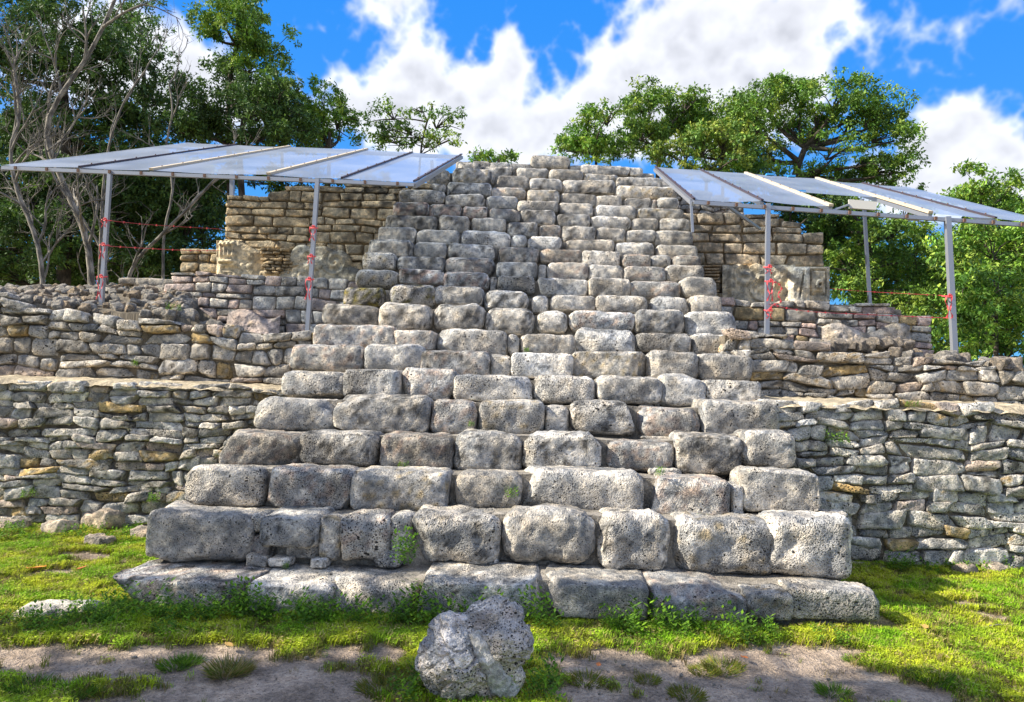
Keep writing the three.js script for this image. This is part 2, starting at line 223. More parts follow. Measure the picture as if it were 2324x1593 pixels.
// ---------------------------------------------------------------- the great staircase
// every course from the ground up, its stones as seen: left, right, top, bottom
const D_ = (r) => r, A_ = (r) => r.map(([a, b, c, d]) => [650.7 + a * 0.44, 650.7 + b * 0.44, 325.4 + c * 0.44, 325.4 + d * 0.44]);
const courses = [
  D_([[243, 562, 1321, 1402], [562, 745, 1329, 1408], [742, 940, 1331, 1408], [940, 1222, 1321, 1405], [1236, 1472, 1329, 1408], [1482, 1692, 1341, 1412], [1697, 1803, 1351, 1410], [1804, 2004, 1347, 1415]]),
  D_([[328, 560, 1166, 1274], [557, 592, 1172, 1214], [545, 608, 1222, 1278], [588, 722, 1174, 1240], [644, 720, 1218, 1272], [716, 776, 1174, 1280], [768, 880, 1174, 1276], [878, 930, 1176, 1256], [924, 1138, 1172, 1284], [1140, 1352, 1164, 1280], [1360, 1524, 1175, 1302], [1533, 1774, 1190, 1304], [1748, 1948, 1180, 1308], [845, 906, 1254, 1292], [1060, 1130, 1272, 1294]]),
  D_([[414, 594, 1063, 1157], [597, 797, 1062, 1163], [793, 1017, 1073, 1163], [1025, 1182, 1078, 1164], [1183, 1464, 1070, 1172], [1475, 1662, 1092, 1180], [1664, 1691, 1106, 1184], [1686, 1870, 1074, 1168]]),
  D_([[494, 677, 984, 1060], [674, 857, 984, 1064], [859, 1029, 988, 1072], [1028, 1184, 984, 1074], [1186, 1365, 988, 1070], [1379, 1532, 1002, 1074], [1534, 1692, 992, 1075], [1687, 1812, 981, 1064]]),
  D_([[572, 759, 905, 981], [756, 974, 900, 988], [972, 1082, 909, 990], [1084, 1237, 911, 987], [1239, 1291, 920, 988], [1295, 1447, 911, 987], [1449, 1594, 926, 997], [1592, 1770, 914, 992]]),
  D_([[634, 775, 841, 907], [774, 902, 839, 905], [904, 1032, 840, 911], [1029, 1204, 852, 913], [1209, 1354, 852, 917], [1355, 1502, 854, 912], [1499, 1605, 852, 922], [1605, 1732, 864, 913], [1452, 1500, 905, 926]]),
  D_([[654, 824, 782, 843], [821, 957, 782, 843], [955, 1112, 798, 853], [1111, 1161, 806, 858], [1160, 1300, 804, 860], [1299, 1470, 799, 860], [1471, 1587, 799, 861], [1585, 1712, 807, 864]]),
  D_([[709, 897, 736, 790], [888, 987, 749, 793], [989, 1152, 748, 805], [1152, 1177, 759, 807], [1182, 1307, 757, 810], [1306, 1447, 749, 803], [1446, 1570, 754, 803], [1574, 1699, 759, 810]]),
  A_([[168, 467, 828, 940], [467, 747, 820, 966], [756, 1014, 828, 966], [1017, 1280, 850, 994], [1293, 1454, 866, 982], [1458, 1802, 863, 974], [1796, 2057, 860, 979], [2065, 2322, 868, 1004]]),
  A_([[280, 499, 740, 844], [516, 772, 716, 839], [764, 1012, 736, 836], [1015, 1242, 763, 862], [1262, 1350, 783, 876], [1362, 1592, 785, 866], [1594, 1862, 785, 874], [1880, 2082, 788, 889], [2085, 2252, 785, 884]]),
  A_([[343, 572, 650, 744], [574, 807, 646, 730], [806, 1040, 660, 754], [1045, 1082, 683, 759], [1088, 1280, 680, 769], [1293, 1557, 698, 788], [1557, 1772, 696, 794], [1771, 2042, 706, 804], [2040, 2224, 688, 792]]),
  A_([[378, 562, 560, 654], [566, 812, 581, 660], [817, 1067, 588, 674], [1081, 1290, 608, 694], [1295, 1342, 623, 704], [1340, 1557, 616, 716], [1557, 1737, 630, 719], [1738, 1957, 633, 716], [1955, 2162, 626, 719]]),
  A_([[408, 647, 488, 589], [651, 820, 510, 594], [824, 1080, 516, 604], [1087, 1300, 538, 629], [1303, 1522, 543, 620], [1524, 1724, 548, 634], [1730, 1880, 568, 640], [1880, 1992, 570, 638], [1992, 2142, 575, 646]]),
  A_([[465, 662, 433, 516], [669, 892, 441, 526], [894, 1154, 450, 542], [1155, 1237, 463, 542], [1242, 1422, 478, 560], [1440, 1692, 495, 566], [1694, 1902, 508, 590], [1910, 2122, 523, 600]]),
  A_([[505, 774, 366, 450], [777, 947, 370, 460], [951, 1137, 386, 458], [1137, 1297, 403, 480], [1300, 1414, 416, 488], [1414, 1597, 428, 506], [1597, 1757, 430, 506], [1755, 1907, 443, 514], [1904, 2102, 448, 530]]),
  A_([[543, 732, 300, 376], [737, 899, 310, 382], [899, 1044, 320, 390], [1044, 1207, 336, 404], [1207, 1387, 345, 418], [1391, 1564, 360, 434], [1565, 1777, 373, 446], [1781, 1922, 383, 448], [1924, 2082, 388, 452]]),
  A_([[578, 810, 235, 310], [817, 1020, 260, 330], [1029, 1192, 268, 342], [1187, 1402, 293, 360], [1407, 1579, 305, 376], [1596, 1807, 313, 390], [1811, 2047, 328, 406]]),
  A_([[638, 817, 198, 250], [821, 1054, 201, 270], [1057, 1234, 224, 290], [1239, 1407, 238, 310], [1414, 1592, 254, 318], [1589, 1732, 263, 334], [1741, 1882, 276, 338], [1882, 1911, 286, 340], [1911, 2024, 275, 338]]),
  A_([[713, 842, 128, 206], [849, 1067, 123, 210], [1077, 1252, 166, 234], [1249, 1420, 178, 246], [1421, 1694, 188, 258], [1699, 2012, 216, 282]]),
  A_([[880, 1002, 98, 160], [999, 1172, 116, 180], [1184, 1347, 123, 180], [1351, 1530, 130, 196], [1531, 1712, 153, 204], [1703, 1977, 173, 230]]),
  A_([[870, 960, 88, 130], [955, 1050, 84, 124], [1045, 1150, 92, 128], [1150, 1262, 100, 132], [1256, 1464, 55, 126], [1460, 1530, 108, 140], [1517, 1772, 113, 164], [1768, 1840, 120, 160], [1800, 1900, 148, 180]]),
];
const courseDepth = (k) => 4.95 + 0.45 * k;
{
  seed(77);
  const c0 = G(1150, 1400);
  const stairs = thing('stone_staircase', 'broad steep stairway of big rounded limestone blocks climbing the pyramid', 'staircase', V(c0.x, 0, -5));
  courses.forEach((row, k) => {
    const dep = courseDepth(k), base = stairs.position, main = row.filter((s) => s[3] - s[2] > (row[0][3] - row[0][2]) * 0.62).sort((a, b) => a[0] - b[0]);
    const topL = [], botL = [];
    main.forEach((s, i) => { const mx = (s[0] + s[1]) / 2, T = U(mx, s[2], dep), B = U(mx, s[3], dep), L = U(s[0], s[2], dep), Rr = U(s[1], s[2], dep); const h = T.y - B.y; if (!i) { topL.push([L.x + 0.07, T.y - h * 0.2]); botL.push([L.x + 0.07, B.y - 0.12]); } topL.push([T.x, T.y - h * (k < 5 ? 0.07 : 0.16)]); botL.push([B.x, B.y - 0.12]); if (i === main.length - 1) { topL.push([Rr.x - 0.07, T.y - h * 0.2]); botL.push([Rr.x - 0.07, B.y - 0.12]); } });
    const g = slab(topL.map(([x, y]) => [x - base.x, y]), botL.map(([x, y]) => [x - base.x, y]), -dep - 0.17 - base.z, -dep - 1.35 - base.z);
    const step = mesh('step', g, mortarMat, stairs);
    for (const s of row) {
      const mx = (s[0] + s[1]) / 2, my = (s[2] + s[3]) / 2, C = U(mx, my, dep), w = U(s[1], my, dep).x - U(s[0], my, dep).x, h = U(mx, s[2], dep).y - U(mx, s[3], dep).y;
      const small = w < 0.28 || h < 0.2, d = small ? 0.3 : k === 0 ? R(0.66, 0.74) : R(0.46, 0.56), rr = rnd();
      const v = (k < 5 ? R(0.66, 1.06) : R(0.82, 1.24)); let tint = grey(v, R(0, 0.05)), stain = null, black = 0;
      if (rr < 0.22) stain = [v * 0.98, v * 0.80, v * 0.70, 0.2]; else if (rr < 0.30) stain = [v * 0.9, v * 0.76, v * 0.52, 0.3]; else if (rr < 0.52) stain = [v * 1.18, v * 1.16, v * 1.12, 0.25];
      if (k === 9 && s[0] < 800) { stain = [0.42, 0.36, 0.08, -0.1]; black = 0.25; }
      if (k === 9 && s[0] > 860 && s[0] < 900) stain = [0.40, 0.36, 0.12, 0.28];
      if ((k === 15 || k === 10) && s[0] < 1070 && rr > 0.4) stain = [0.88, 0.66, 0.58, 0.0];
      if (k >= 8 && k < 19 && s[0] < 1300 && rr > 0.55) black = R(-0.05, 0.08); else if (rnd() < 0.25) black = R(-0.08, 0.04);
      const q = rect(w * 1.055, h * 1.05, k === 0 ? 0.04 : 0.05);
      const geo = stoneGeo(q, d, { cell: k < 4 ? 0.026 : k < 9 ? 0.036 : 0.048, max: 36, round: k === 0 ? 0.17 : k > 7 ? R(0.26, 0.42) : R(0.2, 0.34), lump: k === 1 ? 0.06 : R(0.02, 0.045), fine: k < 6 ? 0.006 : 0.005, cuts: rnd() < (k < 8 ? 0.4 : 0.15) ? 5 : 2, chip: rnd() < 0.4 && k < 8 ? [0.62, 0.86] : [0.76, 0.95], tint, stain, black });
      const m = mesh('stone', geo, rnd() < 0.62 ? stoneMat : slabMat, step);
      m.position.set(C.x - base.x, C.y, -dep - d / 2 + R(-0.015, 0.035) - (small ? 0.05 : 0) - base.z); m.rotation.set(R(-0.05, 0.02), R(-0.05, 0.05), R(-0.015, 0.015) - 0.012);
    }
  });
  // flat chinking stones wedged under and between blocks
  const chinks = [[605, 660, 1268, 1288, 1], [700, 745, 1270, 1290, 1], [548, 610, 1262, 1290, 1], [980, 1010, 1154, 1168, 2], [1560, 1600, 1170, 1186, 2], [1605, 1640, 1172, 1188, 2], [1870, 1930, 1164, 1180, 2], [1470, 1550, 1064, 1080, 3], [1665, 1690, 1064, 1082, 3], [745, 800, 980, 992, 4], [1455, 1535, 990, 1000, 4], [1090, 1150, 856, 862, 6], [1540, 1580, 800, 812, 7], [700, 760, 1060, 1070, 3]];
  for (const [a, b, t, bt, k] of chinks) { const dep = courseDepth(k) - 0.02, C = U((a + b) / 2, (t + bt) / 2, dep), w = U(b, t, dep).x - U(a, t, dep).x, h = U(a, t, dep).y - U(a, bt, dep).y; const m = mesh('chinking_stone', stoneGeo(rect(w, h, 0.12), 0.22, { cell: 0.03, tint: grey(R(0.8, 1), 0.04), cuts: 2, lump: 0.08 }), slabMat, stairs.children[k]); m.position.set(C.x - stairs.position.x, C.y, -dep - 0.11 - stairs.position.z); }
}

// ---------------------------------------------------------------- walls of stacked stones
const walls = [];
function interp(poly, x) { if (x <= poly[0][0]) return poly[0][1]; for (let i = 1; i < poly.length; i++) if (x <= poly[i][0]) { const t = (x - poly[i - 1][0]) / (poly[i][0] - poly[i - 1][0] || 1); return lerp(poly[i - 1][1], poly[i][1], t); } return poly[poly.length - 1][1]; }
function buildWall(o) {
  seed(o.seed);
  const dep = o.depth, w2 = (p) => { const q = U(p[0], p[1], dep); return [q.x, q.y]; };
  const top = o.top.map(w2), bot = o.bottom.map(w2), x0 = bot[0][0], x1 = bot[bot.length - 1][0], base = V((x0 + x1) / 2, interp(bot, (x0 + x1) / 2), -dep);
  const t = thing('stone_wall', o.label, 'wall', base);
  // fill behind the face
  const xsAll = [...new Set([x0 + 0.04, x1 - 0.04, ...top.map((p) => p[0])])].filter((x) => x >= x0 && x <= x1).sort((a, b) => a - b);
  const tl = xsAll.map((x) => [x - base.x, interp(top, x) - base.y - (o.capDrop ?? 0.03)]), bl = xsAll.map((x) => [x - base.x, interp(bot, x) - base.y - 0.15]);
  mesh('mortar_fill', slab(tl, bl, -(o.recess ?? 0.07), -o.thick), o.fill, t);
  const rects = [], Hmax = Math.max(...top.map((p) => p[1])) - Math.min(...bot.map((p) => p[1]));
  const split = (x, y, w, h) => {
    const [hmin, hmax, wmin, wmax] = o.size, big = rnd() < (o.bigShare ?? 0.15);
    const hm = big ? hmax * 1.5 : hmax * R(0.6, 1), wm = (big ? wmax * 1.1 : wmax * R(0.45, 1));
    if (h > hm && h > hmin * 2) { const s = R(0.36, 0.64); split(x, y, w, h * s); split(x, y + h * s, w, h * (1 - s)); return; }
    if (w > wm && w > wmin * 2) { const s = R(0.35, 0.65); split(x, y, w * s, h); split(x + w * s, y, w * (1 - s), h); return; }
    rects.push([x, y, w, h]);
  };
  let y = 0, row = 0;
  while (y < Hmax) { const bh = R(o.band[0], o.band[1]); let x = x0 - R(0, 0.4) * (o.flush ? 0 : 1); while (x < x1) { let bw = R(o.band[2], o.band[3]); if (x1 - x - bw < o.band[2] * 0.4) bw = x1 - x; split(x, y, bw, bh); x += bw; } y += bh; row++; }
  const wx = (x, y) => x + 0.055 * n2(x * 1.7 + o.seed, y * 3.1) * o.wave + 0.03 * n2(x * 5.5, y * 6 + o.seed) * o.wave, wy = (x, y) => y + 0.05 * n2(x * 1.1, y * 2 + o.seed * 3) * o.wave + 0.026 * n2(x * 3.9 + o.seed, y * 7) * o.wave;
  let n = 0;
  for (const [rx, ry, rw, rh] of rects) {
    const cx0 = rx + rw / 2, yb = interp(bot, cx0); if (cx0 > x1 + 0.02 || cx0 < x0 - 0.05) continue;
    const topHere = interp(top, clamp(cx0, x0, x1)) - yb; let h2 = rh;
    if (ry + rh > topHere + 0.02) { h2 = topHere - ry + R(-0.01, 0.025); if (h2 < 0.045 || h2 < rh * 0.3) continue; }
    if (o.hole && o.hole(cx0, ry + rh / 2)) continue;
    const cs = [[rx, ry], [rx + rw, ry], [rx + rw, ry + h2], [rx, ry + h2]].map(([a, b]) => [o.flush ? clamp(wx(a, b), x0, x1) : wx(a, b), wy(a, b) + interp(bot, a)]);
    const mx = (cs[0][0] + cs[1][0] + cs[2][0] + cs[3][0]) / 4, my = (cs[0][1] + cs[1][1] + cs[2][1] + cs[3][1]) / 4, gap = (o.gap ?? 0.010) - 0.011;
    const q = cs.map(([a, b], i) => { const dx = a - mx, dy = b - my; const sx = Math.max(0.2, 1 - gap / Math.max(0.02, Math.abs(dx))), sy = Math.max(0.3, 1 - gap * 0.7 / Math.max(0.015, Math.abs(dy))); return [dx * sx + R(-1, 1) * o.jag * rw, dy * sy + R(-1, 1) * o.jag * h2]; });
    const tone = o.tone(mx, my), d = R(o.dep?.[0] ?? 0.18, o.dep?.[1] ?? 0.28);
    const geo = stoneGeo(q, d, { cell: o.cell ?? 0.036, max: 16, round: R(...(o.round ?? [0.25, 0.42])), lump: o.flat ? R(0.008, 0.025) : R(0.02, 0.055), fine: o.fine ?? (o.flat ? 0.004 : 0.008), chip: o.flat ? [0.84, 0.98] : [0.70, 0.93], cuts: o.flat ? 3 : o.cuts ?? 5, tint: tone.tint, stain: tone.stain, black: tone.black });
    const m = mesh('stone', geo, rnd() < 0.5 ? stoneMat : slabMat, t);
    m.position.set(mx - base.x, my - base.y, -d / 2 + R(-0.035, 0.035) * (o.flat ? 0.4 : 1)); m.rotation.set(R(-0.14, 0.02) * (o.flat ? 0.3 : 1), R(-0.09, 0.09) * (o.flat ? 0.35 : 1), R(-0.03, 0.03)); n++;
  }
  if (o.cap) {        // pale mortar bed on the ledge in front of the next wall
    const nx = Math.round((x1 - x0) / 0.06), nz = 8, P = [], uv = [], idx = [];
    for (let j = 0; j <= nz; j++) for (let i = 0; i <= nx; i++) { const x = lerp(x0, x1, i / nx), f = j / nz, z = lerp(0.02 + 0.05 * n2(x * 3, o.seed) + 0.03 * n2(x * 11, o.seed), -o.thick, f); P.push(x - base.x, interp(top, x) - base.y + (j === 0 ? -0.05 : -0.005 + 0.055 * f) + 0.016 * n2(x * 7, z * 7 + o.seed), z); uv.push(x, z); }
    for (let j = 0; j < nz; j++) for (let i = 0; i < nx; i++) { const p = j * (nx + 1) + i; idx.push(p, p + 1, p + nx + 2, p, p + nx + 2, p + nx + 1); }
    const g = new THREE.BufferGeometry(); g.setAttribute('position', new THREE.Float32BufferAttribute(P, 3)); g.setAttribute('uv', new THREE.Float32BufferAttribute(uv, 2)); g.setIndex(idx); g.computeVertexNormals(); mesh('ledge_mortar', g, capMat, t);
  }
  console.log('wall', o.seed, n);
  return t;
}
const toneGrey = (ochre, warm, lo = 0.72, hi = 1.0) => (x, y) => { const r = rnd(), v = R(lo, hi); if (r < ochre) return { tint: [v * 1.0, v * 0.74, v * 0.36], stain: [v * 0.9, v * 0.85, v * 0.75, 0.25] }; if (r < ochre + 0.10) return { tint: grey(v, warm), stain: [v * 1.0, v * 0.72, v * 0.34, 0.3] }; if (r < ochre + 0.2) return { tint: [v * 1.04, v * 0.88, v * 0.78] }; if (r < ochre + 0.42) return { tint: grey(v * 1.12, warm * 0.6), stain: [v * 1.25, v * 1.22, v * 1.16, 0.2] }; return { tint: grey(v, warm), black: rnd() < 0.35 ? R(0.0, 0.12) : 0 }; };
const toneTan = (x, y) => { const v = R(1.06, 1.34); return { tint: [v * 1.08, v * 0.90, v * 0.62], stain: rnd() < 0.3 ? [v * 0.98, v * 0.86, v * 0.64, 0.2] : null, black: rnd() < 0.12 ? R(0, 0.1) : 0 }; };

walls.push(buildWall({ seed: 1, label: 'lowest wall left of the stairway, of thin grey slabs stacked above sunlit grass', depth: 7.6, thick: 0.75, bottom: [[-90, 1212], [700, 1235]], top: [[-90, 856], [0, 859], [300, 867], [640, 882], [720, 884]], size: [0.07, 0.17, 0.14, 0.6], band: [0.28, 0.46, 0.7, 1.8], wave: 0.9, jag: 0.045, fill: earthMat, cap: true, tone: toneGrey(0.05, 0.04, 0.74, 1.05), round: [0.09, 0.2], cuts: 7 }));
walls.push(buildWall({ seed: 2, label: 'lowest wall right of the stairway, of pale slabs with a few ochre ones', depth: 6.85, thick: 1.0, bottom: [[1745, 1312], [2440, 1322]], top: [[1745, 911], [1900, 914], [2440, 929]], size: [0.07, 0.18, 0.15, 0.6], band: [0.28, 0.46, 0.6, 1.5], wave: 0.9, jag: 0.045, fill: earthMat, cap: true, tone: toneGrey(0.07, 0.025, 0.86, 1.2), round: [0.09, 0.2], cuts: 7 }));
walls.push(buildWall({ seed: 3, label: 'second wall up on the left, of mortared rounded blocks below the rubble', depth: 8.15, thick: 2.2, bottom: [[-90, 850], [0, 854], [760, 886]], top: [[-90, 664], [0, 672], [60, 690], [130, 702], [240, 714], [330, 722], [430, 730], [520, 737], [570, 750], [760, 760]], size: [0.1, 0.22, 0.16, 0.6], band: [0.3, 0.5, 0.7, 1.7], wave: 0.9, jag: 0.04, gap: 0.016, fill: earthMat, tone: toneGrey(0.04, 0.045, 0.72, 1.0), round: [0.16, 0.32] }));
walls.push(buildWall({ seed: 4, label: 'second wall up on the right, of grey blocks with a ragged sloping top', depth: 7.8, thick: 2.5, bottom: [[1640, 906], [2440, 928]], top: [[1640, 752], [1690, 757], [1790, 765], [1880, 774], [1900, 792], [2010, 797], [2090, 808], [2200, 817], [2330, 836], [2440, 846]], size: [0.07, 0.19, 0.14, 0.55], band: [0.26, 0.44, 0.6, 1.5], wave: 1.1, jag: 0.05, gap: 0.012, fill: earthMat, tone: toneGrey(0.06, 0.05, 0.7, 1.0), round: [0.14, 0.28] }));
walls.push(buildWall({ seed: 5, flat: true, label: 'whitish upper terrace wall below the left temple, beside the galvanised post', depth: 10.3, thick: 2.4, bottom: [[396, 752], [880, 772]], top: [[396, 622], [520, 621], [640, 625], [800, 632], [880, 640]], size: [0.1, 0.19, 0.18, 0.6], band: [0.3, 0.42, 0.7, 1.7], wave: 0.5, jag: 0.035, gap: 0.016, fill: mortarMat, tone: (x, y) => { const v = R(1.08, 1.32); return rnd() < 0.4 ? { tint: [v * 1.06, v * 0.88, v * 0.82] } : { tint: grey(v, 0.04), black: rnd() < 0.3 ? 0.06 : 0 }; }, round: [0.12, 0.24], cell: 0.055 }));
walls.push(buildWall({ seed: 6, flat: true, label: 'whitish upper terrace wall below the right temple, patched with plaster', depth: 10.2, thick: 2.2, bottom: [[1618, 812], [2118, 836]], top: [[1618, 678], [1760, 682], [1900, 685], [1990, 689], [2050, 697], [2053, 713], [2118, 718]], size: [0.1, 0.2, 0.18, 0.6], band: [0.3, 0.42, 0.7, 1.7], wave: 0.5, jag: 0.035, gap: 0.016, fill: mortarMat, tone: (x, y) => { const v = R(1.06, 1.3); const r = rnd(); return r < 0.3 ? { tint: [v * 1.06, v * 0.84, v * 0.78] } : r < 0.38 ? { tint: [v, v * 0.78, v * 0.45] } : { tint: grey(v, 0.04), black: rnd() < 0.25 ? 0.05 : 0 }; }, round: [0.12, 0.24], cell: 0.055 }));
walls.push(buildWall({ seed: 7, flat: true, label: 'golden temple wall under the left shelter roof with carved stucco at its foot', depth: 12.5, thick: 2.5, bottom: [[503, 660], [975, 676]], top: [[503, 446], [604, 444], [606, 433], [648, 425], [800, 421], [930, 419], [975, 417]], flush: true, size: [0.12, 0.26, 0.22, 0.85], band: [0.4, 0.55, 0.9, 2.2], wave: 0.5, jag: 0.035, gap: 0.022, fill: tanMat, tone: (x, y) => { const s = toneTan(x, y), p = x > -2.4 ? 0.45 : y > 4.7 && x > -3.9 ? 0.4 : 0; if (rnd() < p) s.black = R(0.1, 0.3); return s; }, round: [0.08, 0.18], cell: 0.06, hole: (x, y) => false }));
walls.push(buildWall({ seed: 8, flat: true, label: 'golden temple wall under the right shelter roof with stucco masks at its foot', depth: 12.3, thick: 2.5, bottom: [[1520, 716], [1872, 722]], top: [[1520, 470], [1560, 478], [1780, 490], [1784, 502], [1820, 507], [1823, 529], [1872, 531]], flush: true, size: [0.12, 0.26, 0.22, 0.8], band: [0.4, 0.55, 0.9, 2.0], wave: 0.45, jag: 0.03, gap: 0.022, fill: tanMat, tone: (x, y) => { const s = toneTan(x, y); s.tint = [s.tint[0] * 1.02, s.tint[1] * 1.05, s.tint[2] * 1.2]; return s; }, round: [0.08, 0.18], cell: 0.06 }));
walls.push(buildWall({ seed: 9, flat: true, label: 'small dim side wall behind the left terrace, next to the trees', depth: 13.6, thick: 1.2, bottom: [[402, 660], [512, 664]], top: [[402, 561], [450, 565], [512, 568]], flush: true, size: [0.12, 0.22, 0.2, 0.6], band: [0.35, 0.5, 0.6, 1.2], wave: 0.7, jag: 0.05, gap: 0.016, fill: earthMat, tone: toneTan, cell: 0.07 }));
walls.push(buildWall({ seed: 10, label: 'grey summit wall glimpsed beneath the right shelter roof beside the top steps', depth: 13.9, thick: 1.5, bottom: [[1515, 500], [1690, 505]], top: [[1515, 425], [1600, 434], [1640, 446], [1690, 462]], size: [0.08, 0.16, 0.18, 0.6], band: [0.25, 0.4, 0.6, 1.2], wave: 0.8, jag: 0.05, gap: 0.012, fill: earthMat, tone: toneGrey(0.02, 0.03, 0.75, 1), cell: 0.07 }));
console.log('stone triangles', STONES.tris);

// ---------------------------------------------------------------- stucco carvings on the temple walls
const E = (u, v, cx, cy, rx, ry) => 1 - Math.hypot((u - cx) / rx, (v - cy) / ry);
const bump1 = (t, k = 1) => t > 0 ? Math.min(1, t * 2.2) ** 0.6 * k : 0;
function relief(name, wallIndex, [a, b, t, bt], depth, nx, ny, col, fn, label) {
  const w = walls[wallIndex], P = [], uv = [], C = [], idx = [], ox = R(0, 9);
  for (let j = 0; j <= ny; j++) for (let i = 0; i <= nx; i++) {
    const u = i / nx, v = j / ny, q = U(lerp(a, b, u), lerp(bt, t, v), depth), h = fn(u, v), nn = fbm3(q.x * 6, q.y * 6, ox, 3);
    P.push(q.x - w.position.x, q.y - w.position.y, -depth - w.position.z + h + (h > -0.2 ? nn * 0.02 : 0)); uv.push(q.x * TX, q.y * TX);
    const k = 1 + 0.16 * nn, y = sstep(0.1, 0.5, fbm3(q.x * 3, q.y * 3 + 7, ox, 3)) * 0.5; C.push(lerp(col[0], 0.95, y) * k, lerp(col[1], 0.76, y) * k, lerp(col[2], 0.5, y) * k);
  }
  for (let j = 0; j < ny; j++) for (let i = 0; i < nx; i++) { const p = j * (nx + 1) + i; idx.push(p, p + 1, p + nx + 2, p, p + nx + 2, p + nx + 1); }
  const g = new THREE.BufferGeometry(); g.setAttribute('position', new THREE.Float32BufferAttribute(P, 3)); g.setAttribute('uv', new THREE.Float32BufferAttribute(uv, 2)); g.setAttribute('color', new THREE.Float32BufferAttribute(C, 3)); g.setIndex(idx); g.computeVertexNormals();
  const m = mesh(name, g, stuccoMat, w); if (label) m.userData.label = label; return m;
}
const OUT = -0.45;
seed(900);
relief('stucco_relief', 6, [496, 600, 548, 628], 12.5, 60, 50, [1.3, 1.12, 0.80], (u, v) => { const edge = Math.min(u * 9, (1 - u) * 5, (1.0 - v) * 6 - (u > 0.5 ? (u - 0.5) * 4 : 0)); if (edge < 0) return OUT; let h = 0.08 + 0.06 * Math.min(1, edge); if (u < 0.45 && v > 0.55) h += 0.02 * (Math.sin(u * 70) > 0 ? 1 : 0); h += bump1(E(u, v, 0.22, 0.4, 0.2, 0.06), 0.06) + bump1(E(u, v, 0.25, 0.9, 0.2, 0.07), 0.06) - bump1(E(u, v, 0.3, 0.2, 0.2, 0.08), 0.04); return h; }, 'sunlit cream block of carved stucco');
relief('stucco_relief', 6, [588, 665, 590, 632], 12.5, 40, 24, [1.25, 1.08, 0.78], (u, v) => { const e = Math.min(u * 8, (1 - u) * 8, (0.55 - 0.45 * Math.abs(u - 0.4) - v) * 5); return e < 0 ? OUT : 0.09 + 0.05 * Math.min(1, e); });
relief('stucco_relief', 6, [640, 816, 558, 640], 12.45, 96, 56, [1.22, 1.13, 0.90], (u, v) => {
  const body = Math.max(E(u, v, 0.5, 0.1, 0.62, 0.42), E(u, v, 0.28, 0.62, 0.17, 0.4), E(u, v, 0.52, 0.62, 0.22, 0.36), E(u, v, 0.74, 0.52, 0.15, 0.36)); if (body < 0) return OUT;
  const r = Math.hypot((u - 0.72) * 2.1, v - 0.5), a = Math.atan2(v - 0.5, (u - 0.72) * 2.1); return 0.06 + Math.min(0.12, body * 0.5) + (r < 0.36 ? 0.02 * Math.sin(r * 30 + a) : 0) + bump1(E(u, v, 0.45, 0.45, 0.13, 0.2), 0.07) - bump1(E(u, v, 0.36, 0.6, 0.05, 0.2), 0.06); }, 'worn pale stucco mask with a scroll');
relief('stucco_relief', 7, [1636, 1800, 598, 700], 12.25, 90, 60, [1.28, 1.16, 0.94], (u, v) => {
  const e = Math.min(u * 10, (1 - u) * 10, (1 - v) * 7 - 0.25 - 0.3 * n2(u * 4, 3)); if (e < 0) return OUT;
  const r = Math.hypot((u - 0.55) * 1.5, v - 0.42), r2 = Math.hypot((u - 0.3) * 1.5, v - 0.7); return 0.10 + 0.04 * Math.min(1, e) + (r < 0.3 ? 0.045 * Math.cos(r * 24) : 0) + (r2 < 0.26 ? 0.04 * Math.sin(r2 * 20 + Math.atan2(v - 0.7, u - 0.3)) : 0) + bump1(E(u, v, 0.12, 0.5, 0.06, 0.45), 0.08) - bump1(E(u, v, 0.78, 0.3, 0.1, 0.25), 0.07); }, 'swirling carved stucco scrolls');
relief('stucco_relief', 7, [1786, 1834, 606, 700], 12.12, 30, 56, [1.35, 1.28, 1.12], (u, v) => { const e = Math.min(u * 6, (1 - u) * 6, (1 - v) * 9); if (e < 0.02) return OUT; return 0.10 + 0.05 * Math.min(1, e) - bump1(E(u, v, 0.55 + (v - 0.5) * 0.3, 0.55, 0.05, 0.34), 0.08); }, 'bright upright stucco block with a groove');
relief('stucco_relief', 7, [1828, 1878, 606, 700], 12.14, 44, 56, [1.22, 1.12, 0.92], (u, v) => { const e = Math.min(u * 6, (1 - u) * 6, (1 - v) * 9); if (e < 0.02) return OUT; const fr = Math.max(Math.abs(u - 0.45) / 0.36, Math.abs(v - 0.6) / 0.32); const r = Math.hypot(u - 0.48, (v - 0.55) * 1.4); return 0.10 + 0.04 * Math.min(1, e) - (fr > 0.84 && fr < 1 ? 0.045 : 0) + (r < 0.17 ? 0.05 : 0) - (r < 0.05 ? 0.07 : 0) - bump1(E(u, v, 0.45, 0.36, 0.25, 0.03), 0.05); }, 'carved stucco panel with a round eye');
relief('plaster_patch', 5, [1862, 2062, 732, 812], 10.2, 70, 34, [0.98, 0.88, 0.80], (u, v) => { const e = Math.min(u * 7, (1 - u) * 7, (0.86 + 0.14 * Math.sin(u * 9) - v) * 6); return e < 0 ? OUT : 0.03 + 0.07 * Math.min(1, e) + 0.05 * (1 - v); }, 'smooth pale plaster patch');
relief('plaster_patch', 4, [520, 640, 700, 760], 10.25, 50, 30, [1.0, 0.84, 0.78], (u, v) => { const e = Math.min(u * 6, (1 - u) * 6, (0.8 + 0.2 * Math.sin(u * 6) - v) * 5); return e < 0 ? OUT : 0.02 + 0.06 * Math.min(1, e) + 0.1 * (1 - v); }, 'pinkish plaster patch');
